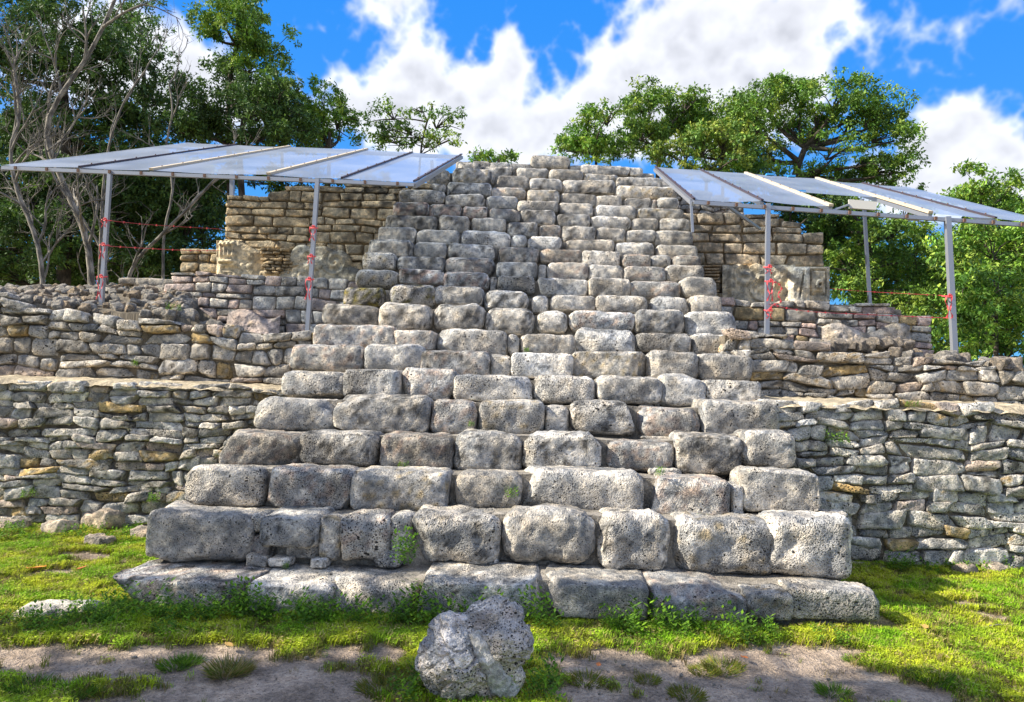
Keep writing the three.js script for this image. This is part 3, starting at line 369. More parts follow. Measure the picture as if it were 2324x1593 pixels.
// thin courses of small stones between the carvings
{ const w = walls[6]; seed(910); for (let r = 0; r < 8; r++) { let px = 596 + R(0, 8); const py = 566 + r * 7.3; while (px < 662) { const pw = R(14, 30), C = U(px + pw / 2, py + 3.5, 12.38), wd = pw * 12.4 / F, hd = 6.6 * 12.4 / F, v = R(0.85, 1.05); const m = mesh('stone', stoneGeo(rect(wd, hd, 0.1), 0.25, { cell: 0.06, max: 8, tint: [v * 1.04, v * 0.83, v * 0.54], cuts: 2, lump: 0.08 }), slabMat, w); m.position.set(C.x - w.position.x, C.y - w.position.y, C.z - w.position.z + R(-0.04, 0.04)); px += pw; } }
  const w8 = walls[7]; for (let r = 0; r < 9; r++) { const C = U(1612 + R(-3, 3), 606 + r * 7, 12.2), m = mesh('stone', stoneGeo(rect(0.27, 0.045, 0.1), 0.25, { cell: 0.06, max: 8, tint: [0.95, 0.74, 0.5], cuts: 1 }), slabMat, w8); m.position.set(C.x - w8.position.x, C.y - w8.position.y, C.z - w8.position.z); } }

// ---------------------------------------------------------------- loose rubble on the terraces
seed(950);
const rubbleGeos = Array.from({ length: 10 }, (_, i) => { const v = R(0.72, 1.02), k = i % 5; return stoneGeo(rect(R(0.9, 1.3), R(0.55, 0.8), 0.1), R(0.6, 0.9), { cell: 0.16, max: 9, round: 0.2, lump: 0.05, fine: 0.02, cuts: 7, chip: [0.6, 0.86], tint: k === 0 ? [v, v * 0.8, v * 0.58] : k === 1 ? [v * 1.02, v * 0.9, v * 0.78] : grey(v, 0.05) }); });
{
  const L = U(-90, 690, 8.3), Rr = U(404, 690, 8.3), base = V((L.x + Rr.x) / 2, 2.4, -9.5);
  const t = thing('rubble_heap', 'bank of loose grey rubble on the left terrace behind the first post', 'rubble', base);
  const hy = (x, z) => { const f = clamp((-z - 8.2) / 2.9) * (1 - sstep(400, 440, CX + F * (x / -z + 0.035)) * (z > -10.2 ? 1 : 0)), q = (x - camera.position.x) / -z, px = CX + F * (q + 0.035), front = U(clamp(px, -90, 600), interp([[-90, 668], [0, 676], [130, 704], [240, 714], [404, 724], [520, 736], [560, 748]], px) + 2, 8.2).y, back = U(clamp(px, -90, 600), 652, 11.1).y; return lerp(front, back, f ** 0.8) - 0.03; };
  const nx = 40, nz = 26, P = [], uv = [], idx = []; const x0 = L.x - 2.2, xr = (z) => U(z > -10.2 ? 560 : 412, 690, -z).x;
  for (let j = 0; j <= nz; j++) for (let i = 0; i <= nx; i++) { const z = j < 2 ? -8.36 : lerp(-8.36, -11.6, j / nz), x = lerp(x0, xr(z), i / nx); P.push(x - base.x, hy(x, z) + 0.03 * n2(x * 4, z * 4) - base.y - (j === 0 ? 0.5 : 0), z - base.z); uv.push(x, z); }
  for (let j = 0; j < nz; j++) for (let i = 0; i < nx; i++) { const p = j * (nx + 1) + i; idx.push(p, p + 1, p + nx + 2, p, p + nx + 2, p + nx + 1); }
  const g = new THREE.BufferGeometry(); g.setAttribute('position', new THREE.Float32BufferAttribute(P, 3)); g.setAttribute('uv', new THREE.Float32BufferAttribute(uv, 2)); g.setIndex(idx); g.computeVertexNormals(); mesh('rubble_bed', g, earthMat, t);
  for (let i = 0; i < 235; i++) { const z = i < 70 ? -R(8.22, 8.75) : -8.3 - 3.1 * rnd(), x = R(x0 + 1.2, U(z > -10.2 ? 430 : 404, 690, -z).x), s = R(0.08, 0.19), m = mesh('rubble_stone', pick(rubbleGeos), slabMat, t); m.scale.setScalar(s); m.rotation.set(R(-0.6, 0.6), R(0, 6.28), R(-0.6, 0.6)); m.position.set(x - base.x, hy(x, z) + s * 0.18 - base.y, z - base.z); }
  for (let i = 0; i < 60; i++) { const z = -R(8.5, 10.2), x = U(i < 30 ? R(400, 440) : R(430, 560), 690, -z).x, s = R(0.12, 0.2), m = mesh('rubble_stone', pick(rubbleGeos), slabMat, t); m.scale.setScalar(s); m.rotation.set(R(-0.6, 0.6), R(0, 6.28), R(-0.6, 0.6)); m.position.set(x - base.x, hy(x, z) + s * 0.1 - base.y, z - base.z); }
  // flat edging stones at the back of the bank
  for (let i = 0; i < 4; i++) { const C = U(300 + i * 32, 640 + i * 1.5, 11.1), m = mesh('edging_stone', stoneGeo(rect(0.34, 0.13, 0.08), 0.3, { cell: 0.06, tint: grey(0.8, 0.06), cuts: 2 }), slabMat, t); m.position.set(C.x - base.x, C.y - base.y, C.z - base.z); }
}
{
  const c = U(1980, 795, 8.0), t = thing('rubble_row', 'row of pale loose rubble along the top of the right wall', 'rubble', c);
  for (let i = 0; i < 46; i++) { const px = R(1880, 2340), z = R(7.85, 9.2), y = interp([[1690, 757], [1880, 776], [1900, 794], [2010, 799], [2090, 810], [2200, 819], [2330, 838]], px), C = U(px, y, 7.82), s = R(0.11, 0.24), m = mesh('rubble_stone', pick(rubbleGeos), slabMat, t); m.scale.setScalar(s); m.rotation.set(R(-0.5, 0.5), R(0, 6.28), R(-0.4, 0.4)); m.position.set(C.x - c.x, C.y + s * 0.14 + (z - 7.9) * 0.06 - c.y, -z - c.z); }
  for (let i = 0; i < 9; i++) { const C = U(1885 + i * 21, 786 + R(-5, 3), 8.0), s = R(0.14, 0.2), m = mesh('rubble_stone', rubbleGeos[6], slabMat, t); m.scale.setScalar(s); m.rotation.set(R(-0.5, 0.5), R(0, 6.28), R(-0.4, 0.4)); m.position.copy(C).sub(c); }
}

// ---------------------------------------------------------------- shelter roofs
function bar(p0, p1, w, h, up = V(0, 1, 0)) { const d = p1.clone().sub(p0), l = d.length(), g = new THREE.BoxGeometry(w, h, l); const z = d.clone().normalize(), x = new THREE.Vector3().crossVectors(up, z).normalize(), y = new THREE.Vector3().crossVectors(z, x); const m = new THREE.Matrix4().makeBasis(x, y, z).setPosition(p0.clone().add(p1).multiplyScalar(0.5)); return g.applyMatrix4(m); }
function sheet(c, th) {      // a thin plate from four top corners (front-left, front-right, back-right, back-left)
  const n = new THREE.Vector3().crossVectors(c[1].clone().sub(c[0]), c[3].clone().sub(c[0])).normalize(), b = c.map((p) => p.clone().addScaledVector(n, -th)), pos = [], idx = [], uv = [];
  const quad = (a, b2, c2, d) => { const k = pos.length / 3; for (const p of [a, b2, c2, d]) { pos.push(p.x, p.y, p.z); uv.push(p.x * 0.4, p.z * 0.4); } idx.push(k, k + 1, k + 2, k, k + 2, k + 3); };
  quad(c[0], c[1], c[2], c[3]); quad(b[3], b[2], b[1], b[0]); quad(b[0], b[1], c[1], c[0]); quad(b[1], b[2], c[2], c[1]); quad(b[2], b[3], c[3], c[2]); quad(b[3], b[0], c[0], c[3]);
  const g = new THREE.BufferGeometry(); g.setAttribute('position', new THREE.Float32BufferAttribute(pos, 3)); g.setAttribute('uv', new THREE.Float32BufferAttribute(uv, 2)); g.setIndex(idx); g.computeVertexNormals(); return g.toNonIndexed();
}
const streak = (() => { const S = 512, a = perlinTile(S, 6, 501), b = perlinTile(S, 40, 502), c = perlinTile(S, 200, 503); return tex(S, (x, y) => { const v = 0.36 + (a(x, y) - 0.5) * 0.16 + (b(x, y) - 0.5) * 0.03; return [v, v, v]; }); })();
const panelMat = new THREE.MeshPhysicalMaterial({ color: new THREE.Color().setRGB(0.50, 0.57, 0.66), roughness: 1, roughnessMap: streak, specularIntensity: 0.55, side: THREE.DoubleSide, transmission: 0.7, thickness: 0 });
const tubeMat = new THREE.MeshStandardMaterial({ color: new THREE.Color().setRGB(0.34, 0.36, 0.40), roughness: 0.45, metalness: 0.55 });
const darkStrip = new THREE.MeshStandardMaterial({ color: new THREE.Color().setRGB(0.05, 0.035, 0.045), roughness: 0.6 });
const paleStrip = new THREE.MeshStandardMaterial({ color: new THREE.Color().setRGB(0.55, 0.46, 0.33), roughness: 0.8 });
const rustMat = new THREE.MeshStandardMaterial({ color: new THREE.Color().setRGB(0.16, 0.09, 0.06), roughness: 0.85 });
const redMat = new THREE.MeshStandardMaterial({ color: new THREE.Color().setRGB(0.72, 0.07, 0.08), roughness: 0.55, side: THREE.DoubleSide });
const whiteMat = new THREE.MeshStandardMaterial({ color: new THREE.Color().setRGB(0.48, 0.46, 0.40), roughness: 0.6 });
function pane(c) { const n = 12, P = [], uv = [], idx = []; for (let j = 0; j <= n; j++) for (let i = 0; i <= n; i++) { const u = i / n, v = j / n, p = c[0].clone().lerp(c[1], u).lerp(c[3].clone().lerp(c[2], u), v); P.push(p.x, p.y - 0.02 * Math.sin(Math.PI * u) * (0.6 + 0.4 * Math.sin(v * 9 + c[0].x)), p.z); uv.push(p.x * 0.4, p.z * 0.4); } for (let j = 0; j < n; j++) for (let i = 0; i < n; i++) { const k = j * (n + 1) + i; idx.push(k, k + 1, k + n + 2, k, k + n + 2, k + n + 1); } const g = new THREE.BufferGeometry(); g.setAttribute('position', new THREE.Float32BufferAttribute(P, 3)); g.setAttribute('uv', new THREE.Float32BufferAttribute(uv, 2)); g.setIndex(idx); g.computeVertexNormals(); return g; }   // a translucent plastic sheet, sagging a little between its rafters
function shelter(o) {
  const front = o.front.map(([x, y]) => U(x, y, o.zf)), back = o.back.map(([x, y]) => U(x, y, o.zb));
  const base = V((front[0].x + front[front.length - 1].x) / 2, 2.3, -o.zf), t = thing('shelter_roof', o.label, 'shelter', base), L = (p) => p.clone().sub(base);
  const add = (n, g, m, label) => { g.translate(-base.x, -base.y, -base.z); const r = mesh(n, g, m, t); if (label) r.userData.label = label; return r; };
  const up = new THREE.Vector3().crossVectors(front[1].clone().sub(front[0]), back[0].clone().sub(front[0])).normalize();
  for (let i = 0; i < front.length - 1; i++) { let f0 = front[i].clone(), f1 = front[i + 1].clone(); if (o.short && o.short[0] === i) { f0.lerp(back[i], o.short[1]); f1.lerp(back[i + 1], o.short[2]); } add('roof_panel', pane([f0, f1, back[i + 1], back[i]]), panelMat, o.short && o.short[0] === i ? 'short panel with its lower end missing' : null); }
  o.seams.forEach(([i, kind]) => { const a = front[i].clone().addScaledVector(up, 0.012), b = back[i].clone().addScaledVector(up, 0.012); add('seam_strip', bar(a, b, kind === 'pale' ? 0.055 : 0.03, kind === 'pale' ? 0.03 : 0.02, up), kind === 'pale' ? paleStrip : darkStrip); for (let k = 0; k < 9; k++) { const p = a.clone().lerp(b, (k + 0.5) / 9).addScaledVector(up, 0.016); const g = new THREE.SphereGeometry(0.010, 8, 6); g.translate(p.x, p.y, p.z); add('screw', g, rustMat); } });
  const F0 = front[0], F1 = front[front.length - 1], B0 = back[0], B1 = back[back.length - 1], dn = (p, k = 0.05) => p.clone().addScaledVector(up, -k);
  add('front_beam', bar(dn(F0, 0.035), dn(F1, 0.035), 0.04, 0.045), tubeMat); add('rear_beam', bar(dn(B0), dn(B1), 0.05, 0.06), tubeMat); add('side_beam', bar(dn(F0), dn(B0), 0.05, 0.05), tubeMat); add('side_beam', bar(dn(F1), dn(B1), 0.05, 0.05), tubeMat);
  for (let i = 1; i < front.length - 1; i++) add('rafter', bar(dn(front[i], 0.04), dn(back[i], 0.04), 0.04, 0.05), tubeMat);
  for (let i = 0; i < 13; i++) { const p = F0.clone().lerp(F1, (i + 0.5) / 13); const g = new THREE.BoxGeometry(0.03, 0.04, 0.02); g.translate(p.x, p.y - 0.035, p.z + 0.03); add('clip', g, rustMat); }
  for (const [x0, y0, x1, y1, z, wd] of o.posts) { const a = U(x0, y0, z), b = U(x1, y1, z); b.y -= 0.15; const m = add('post', bar(a, b, wd, wd, V(0, 0, 1)), tubeMat); }
  return { t, add, front, back, up, base };
}
const shL = shelter({ label: 'low pitched metal shelter roof on thin posts over the left temple wall', zf: 8.8, zb: 13.3, front: [[4, 375], [180, 380], [343, 386], [609, 396], [776, 405], [940, 413]], back: [[427, 323], [535, 329], [658, 333], [833, 339], [936, 346], [1048, 351]], seams: [[1, 'dark'], [2, 'pale'], [3, 'pale'], [4, 'dark'], [5, 'dark']], posts: [[250, 388, 230, 690, 8.8, 0.048], [721, 406, 697, 755, 8.8, 0.05], [527, 385, 526, 600, 13.3, 0.07], [980, 365, 985, 420, 13.3, 0.06]] });
const shR = shelter({ label: 'low pitched metal shelter roof with a short panel over the right temple wall', zf: 8.6, zb: 12.7, front: [[1575, 453], [1730, 456], [1886, 468], [2112, 484], [2260, 496], [2415, 510]], back: [[1487, 379], [1590, 386], [1692, 393], [1853, 405], [1957, 416], [2057, 423]], seams: [[0, 'dark'], [1, 'dark'], [2, 'pale'], [3, 'pale'], [4, 'dark']], short: [2, 0.36, 0.36], posts: [[1743, 462, 1740, 752, 8.6, 0.05], [2150, 492, 2167, 802, 8.6, 0.06], [1961, 470, 1976, 700, 11.3, 0.045], [1568, 452, 1572, 500, 8.65, 0.03]] });
{ const a = U(1640, 460, 8.62), b = U(1725, 520, 10.6); shR.add('brace', bar(a, b, 0.035, 0.035), tubeMat); const c = U(1888, 478, 8.62), d = U(1960, 452, 10); shR.add('brace', bar(c, d, 0.02, 0.02), tubeMat);
  const blue = new THREE.MeshStandardMaterial({ color: new THREE.Color().setRGB(0.05, 0.35, 0.75), roughness: 0.5 });
  for (const [px, py, z] of [[1747, 398, 12.6], [1796, 402, 12.6], [1817, 437, 10.2]]) { const p = U(px, py - 2, z), g = new THREE.BoxGeometry(0.13, 0.03, 0.06); g.translate(p.x, p.y, p.z); shR.add('blue_clip', g, blue); }
  const p0 = U(1926, 452, 9.3), p1 = U(1992, 458, 9.3), p2 = U(1987, 476, 9.25), p3 = U(1928, 472, 9.25);
  const g = sheet([p3, p2, p1, p0], 0.02), m = mesh('hanging_plate', g, whiteMat); tag(m, 'small blank whitish plate hanging under the gap in the right shelter roof', 'plate'); }

// ---------------------------------------------------------------- red barrier strings and ribbons
function tube(pts, r, seg = 40, rad = 6) { return new THREE.TubeGeometry(new THREE.CatmullRomCurve3(pts), seg, r, rad, false); }
function ribbonStrip(pts, w) { const P = [], idx = [], n = pts.length; pts.forEach((p, i) => { const a = i * 0.9, ox = Math.cos(a) * w / 2, oz = Math.sin(a) * w / 2; P.push(p.x - ox, p.y, p.z - oz, p.x + ox, p.y, p.z + oz); P.push(p.x - ox + 0.002, p.y, p.z - oz + 0.003, p.x + ox + 0.002, p.y, p.z + oz + 0.003); }); for (let i = 0; i < n - 1; i++) { const k = i * 4; idx.push(k, k + 1, k + 5, k, k + 5, k + 4, k + 2, k + 7, k + 3, k + 2, k + 6, k + 7); } const g = new THREE.BufferGeometry(); g.setAttribute('position', new THREE.Float32BufferAttribute(P, 3)); g.setIndex(idx); g.computeVertexNormals(); return g; }
seed(990);
function ribbon(px, py, z, len, label) {
  const c = U(px, py, z), t = thing('ribbon_tie', label, 'ribbon', c);
  const k = new THREE.TorusGeometry(0.042, 0.007, 6, 14); k.rotateX(Math.PI / 2 + 0.25); k.translate(0, 0, -0.01); mesh('knot_loop', k, redMat, t);
  for (const s of [-0.7, 0.5]) { const pts = []; for (let i = 0; i < 9; i++) pts.push(V(s * (0.04 + 0.02 * Math.sin(i * 0.9)) + (rnd() - 0.5) * 0.012, -i * len / 9, 0.055 + 0.01 * Math.cos(i))); mesh('loose_end', ribbonStrip(pts, 0.016), redMat, t); }
  const b = new THREE.TorusKnotGeometry(0.014, 0.006, 40, 6, 2, 3); b.translate(0.01, 0, 0.055); mesh('knot', b, redMat, t);
}
ribbon(243, 500, 8.76, 0.12, 'upper red ribbon tied round the left shelter\'s outer post');
ribbon(239, 556, 8.76, 0.22, 'middle red ribbon tied round the left shelter\'s outer post');
ribbon(234, 628, 8.76, 0.34, 'long red ribbon trailing down the foot of the left outer post');
ribbon(713, 517, 8.76, 0.2, 'upper red ribbon tied round the post beside the left stucco mask');
ribbon(708, 582, 8.76, 0.12, 'middle red ribbon tied round the post beside the left stucco mask');
ribbon(704, 634, 8.76, 0.3, 'lowest red ribbon tied round the post beside the left stucco mask');
ribbon(1742, 606, 8.56, 0.1, 'upper red ribbon on the right shelter\'s post next to the stairway');
ribbon(1745, 638, 8.56, 0.28, 'tangled red ribbon on the right post in front of the stucco masks');
ribbon(1743, 704, 8.56, 0.12, 'lowest red ribbon on the right shelter\'s post next to the stairway');
ribbon(2148, 672, 8.56, 0.3, 'red ribbon on the far right shelter post against green bushes');
function string(pts, z, label, knots = 6) {
  const P = pts.map(([x, y, d]) => U(x, y, d ?? z)), c = P[0].clone(), t = thing('barrier_string', label, 'string', c);
  mesh('cord', tube(P.map((p) => p.clone().sub(c)), 0.0038, 60), redMat, t);
  const cv = new THREE.CatmullRomCurve3(P); for (let i = 1; i <= knots; i++) { const p = cv.getPoint(i / (knots + 1)).sub(c), g = new THREE.TorusKnotGeometry(0.008, 0.003, 24, 5); g.translate(p.x, p.y, p.z); mesh('knot', g, redMat, t); }
}
string([[243, 500, 8.76], [330, 509, 10], [420, 515, 11.2], [505, 520, 12.4]], 0, 'upper red string from the left post to the golden temple wall');
string([[239, 558, 8.76], [320, 563, 10], [420, 568, 11.2], [505, 569, 12.4]], 0, 'lower red string from the left post towards the stucco block');
string([[1876, 654, 12.2], [1960, 661, 11], [2050, 666, 9.8], [2150, 671, 8.56]], 0, 'red string from the right temple corner to the far right post');
string([[1745, 690, 8.56], [1790, 700, 9.2], [1850, 708, 9.98], [1950, 713, 10.0], [2060, 718, 9.9], [2160, 722, 8.56]], 0, 'red string sagging across the right terrace wall', 10);
string([[1748, 640, 8.5], [1764, 642, 8.5], [1774, 655, 8.5], [1766, 668, 8.5], [1772, 684, 8.5], [1752, 694, 8.5], [1748, 704, 8.52]], 0, 'loose red string loop dangling beside the right post', 8);

// ---------------------------------------------------------------- boulder and small stones in front
{
  seed(1200);
  const g0 = G(1070, 1612), c = V(g0.x, 0.24, g0.z - 0.19), geo = new THREE.IcosahedronGeometry(1, 44), pos = geo.attributes.position, col = [];
  const lobes = [[-0.10, -0.045, 0.02, 0.185], [-0.08, -0.15, 0.04, 0.11], [-0.165, -0.205, 0.03, 0.055], [-0.235, -0.08, 0.0, 0.055], [-0.14, 0.11, 0.0, 0.09], [0.172, 0.06, 0.03, 0.122], [0.02, 0.195, -0.02, 0.062], [0.10, 0.21, -0.03, 0.07], [0.17, 0.195, -0.02, 0.06], [0.02, 0.03, -0.05, 0.15], [0.172, -0.135, 0.0, 0.075], [0.04, -0.19, 0.02, 0.085], [0.10, -0.08, 0.0, 0.11]];
  const cap = (p, a, b) => { const ab = b.clone().sub(a), t = clamp(p.clone().sub(a).dot(ab) / ab.lengthSq()); return p.distanceTo(a.clone().addScaledVector(ab, t)); };
  const ga = V(-0.03, 0.17, 0.10), gm = V(0.055, 0.02, 0.145), gb = V(0.15, -0.18, 0.125);
  const sd = (p) => { let s = 0; for (const [x, y, z, r] of lobes) s += Math.exp(-(Math.hypot(p.x - x, p.y - y, p.z - z) - r) * 70); let d = -Math.log(s) / 70; const gr = Math.min(cap(p, ga, gm), cap(p, gm, gb)); d = Math.max(d, -(gr - 0.055) * 0.9); d += 0.010 * n3(p.x * 9, p.y * 9, p.z * 9 + 4) + 0.006 * n3(p.x * 24, p.y * 24, p.z * 24) - 0.02 * Math.max(0, 0.16 - Math.abs(n3(p.x * 6 + 3, p.y * 6, p.z * 6))) * 6 * -1 + 0.002 * n3(p.x * 60, p.y * 60, p.z * 60); return d; };
  const uv = [], d = V(0, 0, 0), p = V(0, 0, 0);
  const cache = new Map();
  for (let i = 0; i < pos.count; i++) {
    d.set(pos.getX(i), pos.getY(i), pos.getZ(i)).normalize(); const key = d.x.toFixed(4) + d.y.toFixed(4) + d.z.toFixed(4); let r = cache.get(key);
    if (r === undefined) { r = 0.40; for (let k = 0; k < 26; k++) { p.copy(d).multiplyScalar(r); const s = sd(p); r -= s * 0.55; if (Math.abs(s) < 0.0008) break; } r = clamp(r, 0.08, 0.45); cache.set(key, r); }
    p.copy(d).multiplyScalar(r); pos.setXYZ(i, p.x, p.y, p.z); uv.push((p.x + p.z * 0.6) * TX * 1.3, (p.y + p.z * 0.5) * TX * 1.3);
    const gr = Math.min(cap(p, ga, gm), cap(p, gm, gb)) + 0.018 * n3(p.x * 18, p.y * 18, p.z * 18), mo = 1 - sstep(0.048, 0.062, gr), k = 1 + 0.14 * n3(p.x * 6, p.y * 6, p.z * 6 + 9), red = sstep(0.35, 0.6, n3(p.x * 7 + 5, p.y * 7, p.z * 7)) * 0.3;
    col.push(lerp(1.02 * k, 1.02, mo), lerp((0.97 - red * 0.15) * k, 1.0, mo), lerp((0.94 - red * 0.2) * k, 0.97, mo));
  }
  for (let i = 0; i < pos.count; i += 3) { const a = V(0, 0, 0).fromBufferAttribute(pos, i), e = V(0, 0, 0).fromBufferAttribute(pos, i + 1).sub(a), f = V(0, 0, 0).fromBufferAttribute(pos, i + 2).sub(a); e.cross(f); const ax = Math.abs(e.x), ay = Math.abs(e.y), az = Math.abs(e.z); for (let k = 0; k < 3; k++) { const X = pos.getX(i + k), Y = pos.getY(i + k), Z = pos.getZ(i + k), [u, v] = az >= ax && az >= ay ? [X, Y] : ay >= ax ? [X, Z] : [Z, Y]; uv[(i + k) * 2] = u * TX + 0.31; uv[(i + k) * 2 + 1] = v * TX + 0.12; } }
  geo.setAttribute('uv', new THREE.Float32BufferAttribute(uv, 2)); geo.setAttribute('color', new THREE.Float32BufferAttribute(col, 3));
  // weld for smooth shading
  const P = geo.attributes.position, ids = new Map(), acc = []; const idOf = []; for (let i = 0; i < P.count; i++) { const k = P.getX(i).toFixed(5) + P.getY(i).toFixed(5) + P.getZ(i).toFixed(5); if (!ids.has(k)) { ids.set(k, acc.length); acc.push(V(0, 0, 0)); } idOf.push(ids.get(k)); }
  const A = V(0, 0, 0), B = V(0, 0, 0), C = V(0, 0, 0); for (let i = 0; i < P.count; i += 3) { A.fromBufferAttribute(P, i); B.fromBufferAttribute(P, i + 1).sub(A); C.fromBufferAttribute(P, i + 2).sub(A); B.cross(C); for (let k = 0; k < 3; k++) acc[idOf[i + k]].add(B); }
  const N = []; for (let i = 0; i < P.count; i++) { const n = acc[idOf[i]].clone().normalize(); N.push(n.x, n.y, n.z); } geo.setAttribute('normal', new THREE.Float32BufferAttribute(N, 3));
  geo.translate(0, 0.24, 0); const m = mesh('boulder', geo, slabMat); m.position.set(c.x, 0, c.z); m.scale.set(1.06, 0.95, 1.06);
  { const cv = new THREE.CatmullRomCurve3([V(-0.01, 0.11, 0.055), V(0.02, 0.06, 0.08), V(0.065, -0.02, 0.092), V(0.11, -0.1, 0.088), V(0.16, -0.2, 0.05)]), g = new THREE.TubeGeometry(cv, 60, 1, 16, false), p = g.attributes.position, q = V(0, 0, 0); for (let i = 0; i < p.count; i++) { const u = Math.floor(i / 17) / 60, k = cv.getPointAt(u); q.fromBufferAttribute(p, i).sub(k); const r = 0.036 + 0.03 * u + 0.012 * n3(q.x * 2 + u * 7, q.y * 2, q.z * 2 + 5) + 0.003 * n3(k.x * 60 + q.x * 4, k.y * 60 + q.y * 4, q.z * 4); p.setXYZ(i, k.x + q.x * r, k.y + q.y * r, k.z + q.z * r * 0.8); } g.computeVertexNormals(); g.translate(0, 0.24, 0); mesh('mortar_seam', g, new THREE.MeshStandardMaterial({ color: new THREE.Color().setRGB(0.72, 0.71, 0.69), map: mortarTex.map, bumpMap: mortarTex.bump, bumpScale: 0.006, roughness: 1 }), m).userData.label = 'pale grey mortar filling the cleft'; }
  tag(m, 'rough grey boulder with a pale mortar seam, standing in front of the stairway', 'boulder');
  const fl = G(110, 1404); const f = mesh('flat_stone', stoneGeo([[-0.32, -0.05], [0.32, -0.05], [0.24, 0.05], [-0.2, 0.05]], 0.22, { cell: 0.03, tint: [1.05, 0.98, 0.84], cuts: 3, lump: 0.1 }), slabMat); f.position.set(fl.x, 0.03, fl.z - 0.08); f.rotation.y = 0.15; tag(f, 'flat pale stone lying in the grass at far left', 'stone');
  // tumbled stones at the foot of the left wall
  for (const [px, py, s, l] of [[225, 1190, 0.42, 'big tumbled stone at the foot of the left wall'], [120, 1205, 0.26, 'low tumbled stone at the foot of the left wall'], [20, 1195, 0.22, 'brownish tumbled stone by the left picture edge'], [320, 1215, 0.2, 'ochre tumbled stone beside the lowest big step'], [215, 1232, 0.2, 'flat tumbled stone in front of the left wall foot'], [2270, 1292, 0.16, 'ochre stone at the foot of the right wall'], [2200, 1296, 0.16, 'small pale stone at the foot of the right wall']]) { const q = G(px, py + 12), v = R(0.8, 1), b = mesh('tumbled_stone', stoneGeo(rect(s * 1.3, s * 0.6, 0.1), s, { cell: 0.035, max: 16, tint: [v * 1.05, v * 0.9, v * 0.74], cuts: 4, lump: 0.12 }), slabMat); b.position.set(q.x, s * 0.22, q.z - s * 0.4); b.rotation.set(R(-0.2, 0.2), R(-0.5, 0.5), R(-0.1, 0.1)); tag(b, l, 'stone'); }
  for (let i = 0; i < 24; i++) { const px = i < 8 ? R(1480, 1640) : R(100, 2250), py = R(1450, 1590), q = G(px, py), s = R(0.012, 0.03), b = mesh('pebble', rubbleGeos[i % 10], slabMat); if (Math.hypot(px - 1070, (py - 1500) * 1.2) < 160) b.position.set(q.x + 0.5, s * 0.2, q.z); else b.position.set(q.x, s * 0.2, q.z); b.scale.setScalar(s); b.rotation.y = R(0, 6); tag(b, 'small pale pebble lying on the bare foreground earth', 'pebble', 'pebbles scattered on the bare earth'); }
}

// ---------------------------------------------------------------- plants
const leafMat = new THREE.MeshPhysicalMaterial({ vertexColors: true, roughness: 0.8, specularIntensity: 0.35, side: THREE.DoubleSide, transmission: 0.3, thickness: 0 });
const crownMat = new THREE.MeshPhysicalMaterial({ vertexColors: true, roughness: 0.68, side: THREE.DoubleSide, specularIntensity: 0.5, transmission: 0.36, thickness: 0 });
const barkTex = (() => { const S = 256, a = perlinTile(S, 6, 701), b = perlinTile(S, 30, 702), c = perlinTile(S, 100, 703); return tex(S, (x, y) => { const v = 0.62 + (a(x, y) - 0.5) * 0.4 + (b(x, (y * 0.3) | 0) - 0.5) * 0.3 + (c(x, y) - 0.5) * 0.25; return [v, v * 0.97, v * 0.92]; }, true); })();
const barkPale = new THREE.MeshStandardMaterial({ color: new THREE.Color().setRGB(0.66, 0.64, 0.60), map: barkTex, bumpMap: barkTex, bumpScale: 0.01, roughness: 0.95 });
const barkDark = new THREE.MeshStandardMaterial({ color: new THREE.Color().setRGB(0.20, 0.17, 0.14), map: barkTex, bumpMap: barkTex, bumpScale: 0.015, roughness: 0.95 });
class Leaves {
  constructor() { this.p = []; this.c = []; this.i = []; this.n = []; }
  leaf(x, y, z, len, wid, dir, nrm, col) {
    const s = new THREE.Vector3().crossVectors(dir, nrm).normalize().multiplyScalar(wid / 2), k = this.p.length / 3, m = 0.42;
    const q = [[x, y, z], [x + dir.x * len * m + s.x, y + dir.y * len * m + s.y, z + dir.z * len * m + s.z], [x + dir.x * len - nrm.x * len * 0.12, y + dir.y * len - nrm.y * len * 0.12, z + dir.z * len - nrm.z * len * 0.12], [x + dir.x * len * m - s.x, y + dir.y * len * m - s.y, z + dir.z * len * m - s.z]];
    for (const v of q) { this.p.push(v[0], v[1], v[2]); this.c.push(col[0], col[1], col[2]); this.n.push(nrm.x, nrm.y, nrm.z); } this.i.push(k, k + 1, k + 2, k, k + 2, k + 3);
  }
  geo() { const g = new THREE.BufferGeometry(); g.setAttribute('position', new THREE.Float32BufferAttribute(this.p, 3)); g.setAttribute('color', new THREE.Float32BufferAttribute(this.c, 3)); g.setIndex(this.i); g.computeVertexNormals(); return g; }
}
const _d = V(0, 0, 0), _n = V(0, 0, 0);
const ranDir = (up = 0) => { _d.set(gauss(), gauss() + up, gauss()); return _d.normalize().clone(); };
